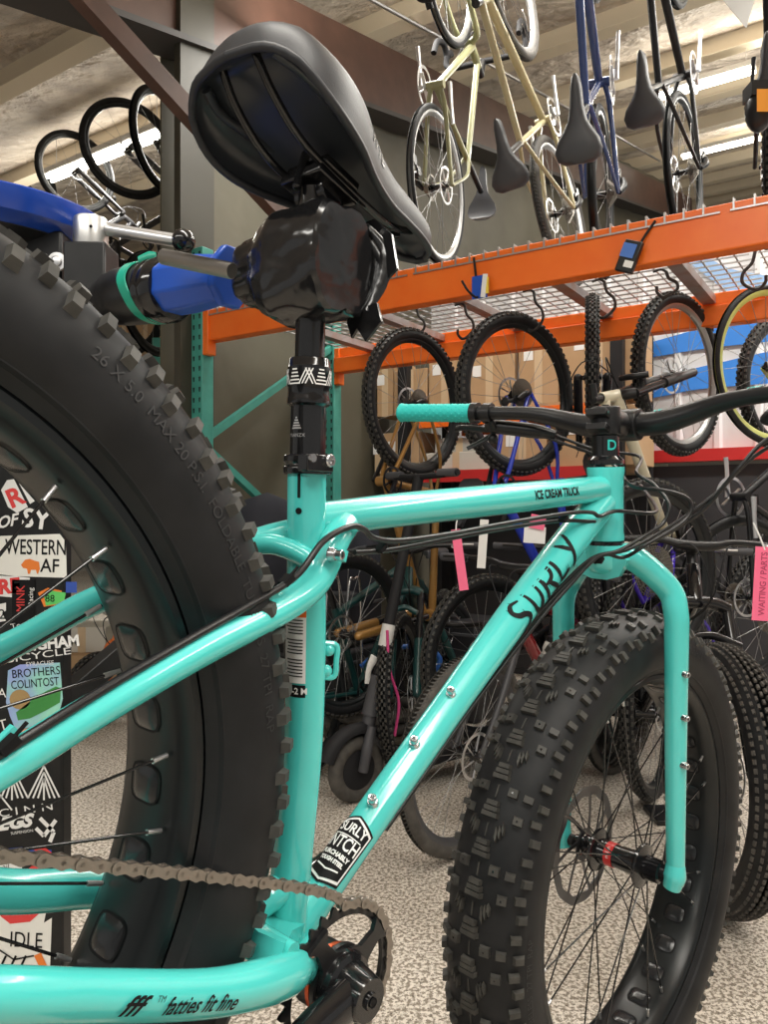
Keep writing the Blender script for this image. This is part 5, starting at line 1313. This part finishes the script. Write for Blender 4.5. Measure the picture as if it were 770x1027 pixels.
hang(make_bike('bicycle', 'bicycle with lime rims hanging at the right edge under the rack', group='bikes hung under the rack', style='road', frame=BLKS, fork=LIME, rim=LIME, rim2=RIMB, tire='slick', tw=.030, R=.345, ns=20, bar=None), 'front', 775, 366, 3.30, .914, .404, 10)
hang(make_bike('bicycle', 'black mountain bike hanging behind the lime rimmed wheel at the right edge', group='bikes hung under the rack', frame=GRY, ns=16, bar=None), 'front', 792, 386, 3.75, .90, .43, 6)
# above the rack, hung nose up
hang(make_bike('bicycle', 'cream gravel bike with drop bars hanging nose up above the front beam', group='bikes hung above the rack', style='road', frame=CREAM, rim=SILR, tire='semi', tw=.042, R=.345, bar='drop', fork=BLF), 'rear', 562, 213, 3.55, -.52, -.86, 14, roll=-9)
hang(make_bike('bicycle', 'olive road bike with silver rims hanging left of the cream gravel bike', group='bikes hung above the rack', style='road', frame=OLIVE, rim=SILR, tire='slick', tw=.032, R=.335, bar='drop', ns=24), 'rear', 439, 187, 3.40, .42, .91, 0, roll=2)
hang(make_bike('bicycle', 'blue road bike hanging edge-on with a quilted black saddle facing out', group='bikes hung above the rack', style='road', frame=BLF, rim=RIMB, tire='slick', tw=.034, R=.335, bar='flat', accent=BLF), 'rear', 603, 195, 3.10, -.38, -.925, 20)
hang(make_bike('bicycle', 'black and white road bike hanging by the two strip lights, grey saddle outward', group='bikes hung above the rack', style='road', frame=BLKS, rim=RIMB, tire='slick', tw=.032, R=.335, bar='drop', fork=WFR), 'rear', 686, 172, 3.45, -.56, -.83, 13)
hang(make_bike('bicycle', 'black mountain bike with knobby tires hanging at the top right edge', group='bikes hung above the rack', frame=BLKS, ns=16), 'rear', 774, 165, 3.25, -.47, -.88, 18)
# parked on the floor
def park(bk, anchor, px, Z, fwd, lean=0., z=None):
    root, K = bk; P = at(px, 0, Z); f = V((fwd[0], fwd[1], 0)).normalized(); side = V((0, 0, 1)).cross(f); up = V((0, 0, 1)) * math.cos(lean) + side * math.sin(lean)
    P.z = z; orient(root, K, anchor, P, f, up); return bk
park(make_bike('bicycle', 'grey and dark red city bike parked right of the electric scooter', group='bikes parked on the floor', frame=WRED, accent=GRY, fork=GRY, tire='semi', tw=.050, R=.34, rim=GRY, ns=28, fork_style='rigid'), 'front', 468, 2.57, (-.68, -.73), R_(3), z=.342)
park(make_bike('bicycle', 'black mountain bike with suspension fork facing out behind the fat front wheel', group='bikes parked on the floor', frame=BLK, acx=.05, tire='fatknob', tw=.112, R=.38, ns=24, fsp=.098), 'front', 722, 2.25, (-.028, -1), R_(3), z=.382)
park(make_bike('bicycle', 'dark green mountain bike standing behind the electric scooter', group='bikes parked on the floor', frame=DGRN, tire='knob', tw=.055, R=.355, ns=16), 'front', 404, 3.35, (-.25, -.97), R_(-4), z=.357)
park(make_bike('bicycle', 'black bike with a white bottle standing behind the turquoise down tube', group='bikes parked on the floor', frame=GRY, tire='knob', tw=.050, R=.35, ns=16), 'front', 560, 3.15, (-.30, -.95), R_(5), z=.352)
park(make_bike('bicycle', 'violet bike standing between the fat front wheel and the dark wainscot', group='bikes parked on the floor', frame=PURP, tire='knob', tw=.050, R=.35, ns=16), 'front', 652, 3.10, (-.55, -.83), R_(-3), z=.352)
park(make_bike('bicycle', 'teal black mountain bike leaning behind the seat tube of the turquoise bike', group='bikes parked on the floor', frame=DGRN, tire='knob', tw=.055, R=.35, ns=16), 'rear', 292, 3.25, (.62, .78), R_(6), z=.352)
# in the bay on the left, hung high
first = make_bike('bicycle', 'grey bicycle hanging nearest the column in the left bay', group='bikes hung in the left bay', frame=GRY, tire='slick', tw=.050, R=.35, ns=12, bar=None)
hang(first, 'front', 164, 141, 5.25, .35, .94, 4)
for px, py, Z, hx, hy, lab in ((130, 149, 5.45, .80, .60, 'grey bicycle hanging second from the column in the left bay'), (76, 172, 6.7, .72, .69, 'bicycle hanging third from the column in the left bay'), (24, 186, 8.3, .72, .69, 'most distant bicycle hanging at the left edge of the photo')):
    c = copy_tree(first[0]); hang((c, first[1]), 'front', px, py, Z, hx, hy, 4); c['label'] = lab
park(make_bike('bicycle', 'small children\'s bike with orange details seen through the big rear wheel', style='kid', frame=mat('orange_frame', (.75, .18, .03), .3), tire='knob', tw=.040, R=.20, ns=12, rim=RIMB), 'front', 97, 4.1, (-.5, -.86), 0, z=.202)
# ------------------------------------------------------------------ electric scooter
RZ = lambda v: math.atan2(v[1], v[0])
sc_o = at(357, 768, 3.05); sc_o.z = 0
M_ = Matrix.Translation(sc_o) @ Matrix.Rotation(math.atan2(-.62, -.785), 4, 'Z')      # x points where it rolls
sct = empty('electric_scooter', M_); tag(sct, 'folding grey electric scooter with white stem latch parked left of the grey city bike', 'scooter')
b = MB(); prof = [(.128 - .028 + math.cos(a) * .030, math.sin(a) * .030) for a in [pi * 2 * k / 16 for k in range(16)]]; b.lathe(prof, (0, 0, .130), (0, 1, 0), 48, closed=True); b.build('tire', RUBG, sct)
b = MB(); b.lathe([(.0001, -.024), (.05, -.026), (.084, -.018), (.088, 0), (.084, .018), (.05, .026), (.0001, .024)], (0, 0, .130), (0, 1, 0), 40); b.build('motor_hub', BLKM, sct)
b = MB(); arc = [(math.cos(a) * .150, 0, .13 + math.sin(a) * .150) for a in [R_(20 + 130 * k / 10) for k in range(11)]]; b.tube(arc, .034, 10, flat=1.); b.map(lambda v: V((v.x, v.y, v.z if math.hypot(v.x, v.z - .13) > .146 else .13 + (v.z - .13) * .146 / max(.05, math.hypot(v.x, v.z - .13))))); b.build('mudguard', BLKM, sct)
HS = V((-.075, 0, .34)); ST_ = V((-.33, 0, 1.30)); sd_ = (ST_ - HS).normalized()
b = MB()
for sy in (1, -1): b.tube([(0, sy * .045, .13), (-.02, sy * .048, .22), (-.055, sy * .028, .29)], [.020, .022, .020], 12, k=4)
b.tube([(-.055, 0, .28), HS], .028, 14); b.build('fork', DK, sct)
b = MB(); b.tube([HS - sd_ * .01, HS + sd_ * .15], [.038, .032], 16); b.build('head_joint', DK, sct)
b = MB(); b.tube([HS + sd_ * .12, ST_], [.024, .022], 18); b.build('stem', BLKM, sct)
b = MB(); b.tube([HS + sd_ * .27, HS + sd_ * .36], .0275, 18); b.build('white_sleeve', WFR, sct)
b = MB(); b.tube([HS + sd_ * .23 + V((.03, -.01, 0)), HS + sd_ * .18 + V((.045, -.015, 0)), HS + sd_ * .12 + V((.035, -.02, 0))], [.022, .013, .012], 12, k=4, flat=.6); b.build('stem_latch', WFR, sct)
b = MB(); b.tube([ST_ + V((-.01, .23, .01)), ST_ + V((0, .08, 0)), ST_ + V((0, -.08, 0)), ST_ + V((-.01, -.23, .01))], .013, 12, k=4); b.build('handlebar', BLKM, sct)
for sy in (1, -1): b = MB(); b.tube([ST_ + V((-.01, .22 * sy, .01)), ST_ + V((-.005, .12 * sy, .01))], .018, 12); b.build('grip', DK, sct)
b = MB(); b.tube([(-.06, 0, .27), (-.13, 0, .20), (-.22, 0, .135)], [.034, .030, .030], 14, k=4); b.build('neck', DK, sct)
b = MB(); b.box((-.50, 0, .115), (.58, .155, .055)); b.build('deck', BLKM, sct, bevel=.012)
b = MB(); b.box((-.50, 0, .1445), (.52, .13, .004)); b.build('deck_mat', DK, sct)
b = MB(); b.lathe(prof, (-.87, 0, .130), (0, 1, 0), 40, closed=True); b.build('tire', RUBG, sct)
b = MB(); b.lathe([(.0001, -.02), (.084, -.018), (.084, .018), (.0001, .02)], (-.87, 0, .130), (0, 1, 0), 32); b.build('rear_hub', BLKM, sct)
b = MB(); b.tube([(-.78, .05, .115), (-.87, .05, .13)], .014, 8); b.tube([(-.78, -.05, .115), (-.87, -.05, .13)], .014, 8); b.build('rear_bracket', DK, sct)
b = MB(); b.tube([HS + sd_ * .34 + V((.02, .02, 0)), (-.13, .05, .52), (-.17, .06, .38), (-.14, .07, .25)], .006, 8, k=6); o = b.build('cord', mat('pink_cord', (.55, .05, .20), .5), sct); o['label'] = 'pink cord tied to grey stem'
# ------------------------------------------------------------------ silver bike stand loops on the floor
fr = at(336, 700, 3.9); fr.z = 0
M_ = Matrix.Translation(fr) @ Matrix.Rotation(math.atan2(-.10, 1), 4, 'Z')
fs_ = empty('bike_floor_rack', M_); tag(fs_, 'silver wire floor stand with tall narrow hoops left of the electric scooter', 'bike rack')
for i, x in enumerate((-.02, .085)):
    b = MB(); b.tube([(x, -.16, .02), (x - .005, -.15, .40), (x, -.10, .78), (x + .020, -.06, .815), (x + .045, -.02, .78), (x + .05, .02, .40), (x + .052, .04, .02)], .0075, 10, k=7); b.build('hoop', STEEL, fs_)
for y in (-.16, .04): b = MB(); b.tube([(-.35, y, .018), (.20, y, .018)], .011, 10); b.build('base_bar', BLKS, fs_)
b = MB(); b.tube([(-.35, -.20, .018), (-.35, .30, .018)], .011, 10); b.build('base_bar', BLKS, fs_)
# ------------------------------------------------------------------ dolly with worn tires, blue hose
dl = at(372, 705, 3.60); dl.z = 0
M_ = Matrix.Translation(dl); dol = empty('wheeled_dolly', M_); tag(dol, 'low round wheeled dolly behind the electric scooter', 'dolly')
b = MB(); b.lathe([(.0001, .11), (.22, .11), (.235, .12), (.235, .135), (.22, .145), (.0001, .145)], axis=(0, 0, 1), n=40); b.build('platform', mat('dolly_board', (.10, .085, .06), .7), dol)
for a in range(4):
    c = V((math.cos(a * pi / 2 + .9) * .18, math.sin(a * pi / 2 + .9) * .18, .05)); b = MB(); b.lathe([(.0001, -.014), (.045, -.014), (.050, -.008), (.050, .008), (.045, .014), (.0001, .014)], c, (.9, .4, 0), 24); b.build('caster', mat('caster_tan', (.30, .26, .18), .6), dol)
    b = MB(); b.box(c + V((0, 0, .055)), (.03, .03, .025)); b.build('caster_fork', BLKM, dol)
for i, lab in enumerate(('worn black tire lying at the bottom of the pile on the round dolly', 'worn black tire on top of the pile on the round dolly')):
    b = MB(); b.lathe([(.20 + math.cos(a) * .028, math.sin(a) * .028) for a in [pi * 2 * k / 14 for k in range(14)]], axis=(0, 0, 1), n=48, closed=True); o = b.build('worn_tire', RUBG); o.location = V((dl.x + .01 * i, dl.y, .174 + .057 * i)); tag(o, lab, 'tube', 'worn tires on the dolly')  # each ring is a worn tire lying flat
hz = at(404, 655, 3.85)
b = MB(); pts = [at(x, y, 3.85) - hz for x, y in ((362, 668), (380, 655), (405, 648), (428, 650), (441, 660), (436, 672))]; b.tube(pts, .013, 12, k=6); o = b.build('hose', mat('blue_hose', (.03, .14, .50), .4)); o.location = hz; tag(o, 'bright blue hose arched behind the electric scooter', 'hose')
# ------------------------------------------------------------------ tags
def card_tag(px, py, Z, w_, h_, m, label, txt=None, rot=0, tie=None, yaw=0):
    root = empty('paper_tag', loc=at(px, py, Z)); root.rotation_euler = (0, R_(rot), R_(yaw)); tag(root, label, 'tag', None)
    b = MB(); b.box((0, 0, 0), (w_, .0012, h_)); b.build('card', m, root)
    if txt: text_flat('lettering', txt, w_ * .46, (0, -.0008, 0), (0, 0, 1), (-1, 0, 0), mat('tag_ink', (.45, .05, .12), .6), root, bold=.0004, fit=h_ * .86)
    if tie:
        b = MB(); b.tube([(0, 0, h_ / 2 - .008), (tie[0] * .5, .004, h_ / 2 + tie[1] * .5), (tie[0], .006, h_ / 2 + tie[1])], .0022, 6, k=4); b.build('zip_tie', WHT, root)
card_tag(765, 585, 1.95, .046, .188, PINK, 'bright pink repair tag at the right edge hung from a handlebar', 'WAITING / PARTS', rot=3, tie=(-.030, .060), yaw=-6)
card_tag(461, 561, 2.5, .030, .20, PINK, 'long pink tag hanging on the city bike below the turquoise top tube', rot=-8, tie=(.01, .03))
card_tag(539, 523, 2.75, .055, .050, PINK, 'pink slip on the white tag seen between the turquoise tubes', rot=12)
card_tag(536, 536, 2.76, .078, .060, WHT, 'white tag hanging between the turquoise top and down tubes', rot=4)
card_tag(484, 545, 2.52, .028, .16, mat('white_sleeve_card', (.75, .74, .72), .5), 'white paper sleeve tied on the city bike frame under the top tube', rot=4)
# price tag hanging at the top right
pt = at(739, 8, 2.9); b = MB(); b.prism([(-.075, .06), (.08, .08), (.035, -.075)], (0, 0, 0), (1, 0, 0), (0, 0, 1), .002); o = b.build('paper_tag', WFR); o.location = pt; tag(o, 'white triangular card hanging at the top right near the ceiling', 'tag')
card_tag(768, 100, 2.55, .060, .075, mat('orange_card', (.95, .38, .03), .5), 'orange sticker card on the bag at the top right edge')
# bag under the saddle at top right
bg = at(761, 110, 2.62); b = MB(); b.ball((0, 0, 0), .06, 20, (.75, .8, 1.25)); b.box((0, 0, .06), (.08, .07, .05)); o = b.build('saddle_bag', BLKS, None); o.location = bg; tag(o, 'black saddle bag hanging at the top right edge', 'bag')
# bottle
bt = at(549, 662, 2.9); root = empty('water_bottle', loc=bt); root.rotation_euler = (0, R_(22), 0); tag(root, 'translucent white water bottle behind the turquoise down tube', 'bottle')
b = MB(); b.lathe([(.0001, -.09), (.034, -.088), (.036, -.08), (.036, .0), (.031, .012), (.031, .026), (.036, .038), (.036, .06), (.030, .072), (.0001, .074)], axis=(0, 0, 1), n=30); b.build('bottle_body', mat('bottle_white', (.62, .62, .58), .4), root)
b = MB(); b.lathe([(.033, .068), (.034, .072), (.034, .086), (.022, .096), (.011, .098), (.011, .112), (.0001, .114)], axis=(0, 0, 1), n=30); b.build('bottle_cap', BLKS, root)
# dark bag hanging on the green upright and cases along the wainscot
def soft(name, px, py, Z, sx, sy, sz, m, label, cat, seed):
    rn = random.Random(seed); b = MB(); vs = []; n = 18; mm = 14; c = at(px, py, Z)
    ph = [(rn.uniform(0, 6.3), rn.choice((2, 3, 5)), rn.uniform(2, 6)) for _ in range(5)]
    for i in range(mm + 1):
        t = i / mm; prof_ = (math.sin(pi * t) ** .35)
        for j in range(n):
            a = 2 * pi * j / n; w_ = 1 + .10 * sum(math.sin(k_ * a + p_ + q_ * t) for p_, k_, q_ in ph) / 2
            vs.append(V((math.cos(a) * sx / 2 * prof_ * w_, math.sin(a) * sy / 2 * prof_ * w_, (t - .5) * sz)))
    b.add(vs, [(i * n + j, i * n + (j + 1) % n, (i + 1) * n + (j + 1) % n, (i + 1) * n + j) for i in range(mm) for j in range(n)])
    o = b.build(name, m, None, 60); o.location = c; tag(o, label, cat); return o
NVYC = mat('navy_cloth', (.018, .020, .030), .8)
o = soft('messenger_bag', 268, 545, 3.72, .34, .22, .50, NVYC, 'dark navy bag hanging beside the green rack upright', 'bag', 3)
soft('jacket', 352, 560, 4.25, .34, .20, .62, NVYC, 'dark jacket hanging behind the scooter stem', 'jacket', 5)
# dark cases stacked on the floor
for i, (px, w_, h_, Z, z0, lab) in enumerate(((330, .55, .42, 4.35, 0, 'black storage case on the floor behind the silver floor stand'), (445, .60, .55, 4.45, 0, 'tall black storage case on the floor behind the scooter'), (330, .50, .30, 4.36, .421, 'black storage case stacked on another behind the silver stand'))):
    c = at(px, 0, Z); b = MB(); b.box((0, 0, h_ / 2), (w_, .35, h_)); o = b.build('storage_case', mat('case_black', (.022, .022, .026), .5), bevel=.02); o.location = (c.x, c.y, z0); o.rotation_euler = (0, 0, math.atan2(D_.y, D_.x)); tag(o, lab, 'case', 'black cases behind the bikes')
    l_ = MB(); l_.box((0, -.002, h_ - .07), (w_ + .012, .362, .018)); l_.build('lid_rim', DK, o, bevel=.003)
    h2 = MB(); h2.tube([(-.07, -.178, h_ * .5), (-.06, -.20, h_ * .5), (.06, -.20, h_ * .5), (.07, -.178, h_ * .5)], .008, 8); h2.build('handle', DK, o)
# left bay: rack beam, cartons, dark clutter
lb = at(120, 372, 5.6); lr = empty('pallet_rack', loc=(lb.x, lb.y, 0)); tag(lr, 'orange beamed rack in the left bay seen left of the olive column', 'storage rack')
b = MB(); b.beam(V((-1.2, .5, lb.z)), V((.30, -.10, lb.z)), .045, .10); b.build('beam', ORG, lr, bevel=.004)
for x, y in ((.30, -.10), (-1.2, .5)): b = MB(); b.box((x, y + .04, 1.2), (.07, .07, 2.4)); b.build('upright', TEALP, lr)
b = MB(); b.box((-.45, .46, lb.z + .01), (1.5, .5, .02), Matrix.Rotation(-.38, 3, 'Z')); b.build('shelf_board', mat('shelf_wood', (.42, .30, .17), .7), lr)
for px, Z, w_, h_, lab in ((104, 5.95, .30, .62, 'tall brown carton on the left bay rack, left one'), (131, 5.85, .17, .55, 'narrow brown carton on the left bay rack, middle one'), (152, 5.75, .16, .45, 'brown carton on the left bay rack nearest the column')):
    c = at(px, 0, Z); b = MB(); b.box((0, 0, h_ / 2), (w_, .3, h_)); o = b.build('cardboard_box', CARD, bevel=.004); o.location = (c.x, c.y, lb.z + .022); tag(o, lab, 'box', 'cartons in the left bay')
    t = MB(); t.box((0, -.151, h_ / 2), (.03, .002, h_)); t.build('packing_tape', TAPEM, o)
for px, Z, w_, h_, z0, lab in ((95, 4.9, .40, .26, 0, 'opened brown carton on the floor behind the children\'s bike'), (88, 5.0, .34, .16, .262, 'white printed carton stacked on the brown one behind the children\'s bike')):
    c = at(px, 0, Z); b = MB(); b.box((0, 0, h_ / 2), (w_, .3, h_)); o = b.build('cardboard_box', CARD if z0 == 0 else mat('pale_card', (.6, .58, .52), .7), bevel=.004); o.location = (c.x, c.y, z0); tag(o, lab, 'box', 'cartons on the floor at left')
    t = MB(); t.box((.02, -.151, h_ / 2), (.05, .002, h_)); t.build('packing_tape', TAPEM, o)
# black support arm of the stand behind the rear wheel
b = SB(); b.beam(at(58, 708, 1.20), at(150, 628, 1.34), .03, .036); b.build('support_arm', STB, bevel=.002)

# wheel held in a slim stand
c = at(650, 0, 2.92); hz_ = .925
ts = empty('wheel_stand', loc=(c.x + .075, c.y - .03, 0)); tag(ts, 'slim black stand holding a wheel with a brown cassette behind the turquoise fork', 'stand')
b = MB(); b.tube([(0, 0, .02), (0, 0, .50), (-.02, .0, .54)], .014, 12); b.build('pole', BLKS, ts)
b = MB(); b.box((0, 0, .010), (.16, .16, .020)); b.build('base', BLKS, ts, bevel=.004)
ax_ = V((.45, -.89, 0))
for sg in (-1, 1):
    b = MB(); o_ = V((-.075, .03, 0)) + ax_ * sg * .095; b.tube([(-.02, 0, .53), (o_.x, o_.y, .60), (o_.x, o_.y, hz_), ], .009, 10); b.tube([(o_.x, o_.y, hz_), (-.075, .03, hz_)], .006, 8); b.build('fork_arm', BLKS, ts)
wt = empty('wheelset'); tag(wt, 'knobby wheel with a wide brown cassette behind the fork of the turquoise bike', 'wheel')
wt.matrix_world = basis(ax_.cross(V((0, 0, 1))), ax_, V((0, 0, 1)), (c.x, c.y, hz_))
tire, rim_, sp, hub_, ro2_ = wheel_meshes(.355, .052, 'knob', RIMB, 20)
link('rim', rim_, wt); link('tire', tire, wt); link('hub', hub_, wt)
for k in range(20):
    i = k % 4; lead = R_(28) * (1 if i in (0, 2) else -1); me = {0: sp[0], 1: sp[3], 2: sp[2], 3: sp[1]}[i]; th = 2 * pi * k / 20; link('spoke', me, wt, Matrix.Rotation(-(th - lead), 4, 'Y'))
b = MB()
for i in range(10):
    rr = .026 + .0080 * (9 - i); y = .030 + .0040 * i; n = int(rr * 2 * pi / .0127); N = n * 4; vs = []
    for k in range(N):
        a = 2 * pi * k / N; r_2 = rr + (.002 if k % 4 in (1, 2) else -.002)
        vs += [V((math.cos(a) * q, y + e, math.sin(a) * q)) for q in (r_2, rr - .0045) for e in (0, .0018)]
    b.add(vs, [f for k in range(N) for p_, q_ in ((4 * k, 4 * ((k + 1) % N)),) for f in ((p_, q_, q_ + 1, p_ + 1), (p_, p_ + 2, q_ + 2, q_), (p_ + 1, q_ + 1, q_ + 3, p_ + 3), (p_ + 2, p_ + 3, q_ + 3, q_ + 2))])
b.lathe([(.018, .028), (.024, .028), (.024, .070), (.018, .070)], n=24, closed=True)
for k in range(6): a = k * pi / 3; b.beam((math.cos(a) * .02, .036, math.sin(a) * .02), (math.cos(a + .35) * .094, .032, math.sin(a + .35) * .094), .003, .006, up=(0, 1, 0))
b.build('cassette', CASS, wt, 35)
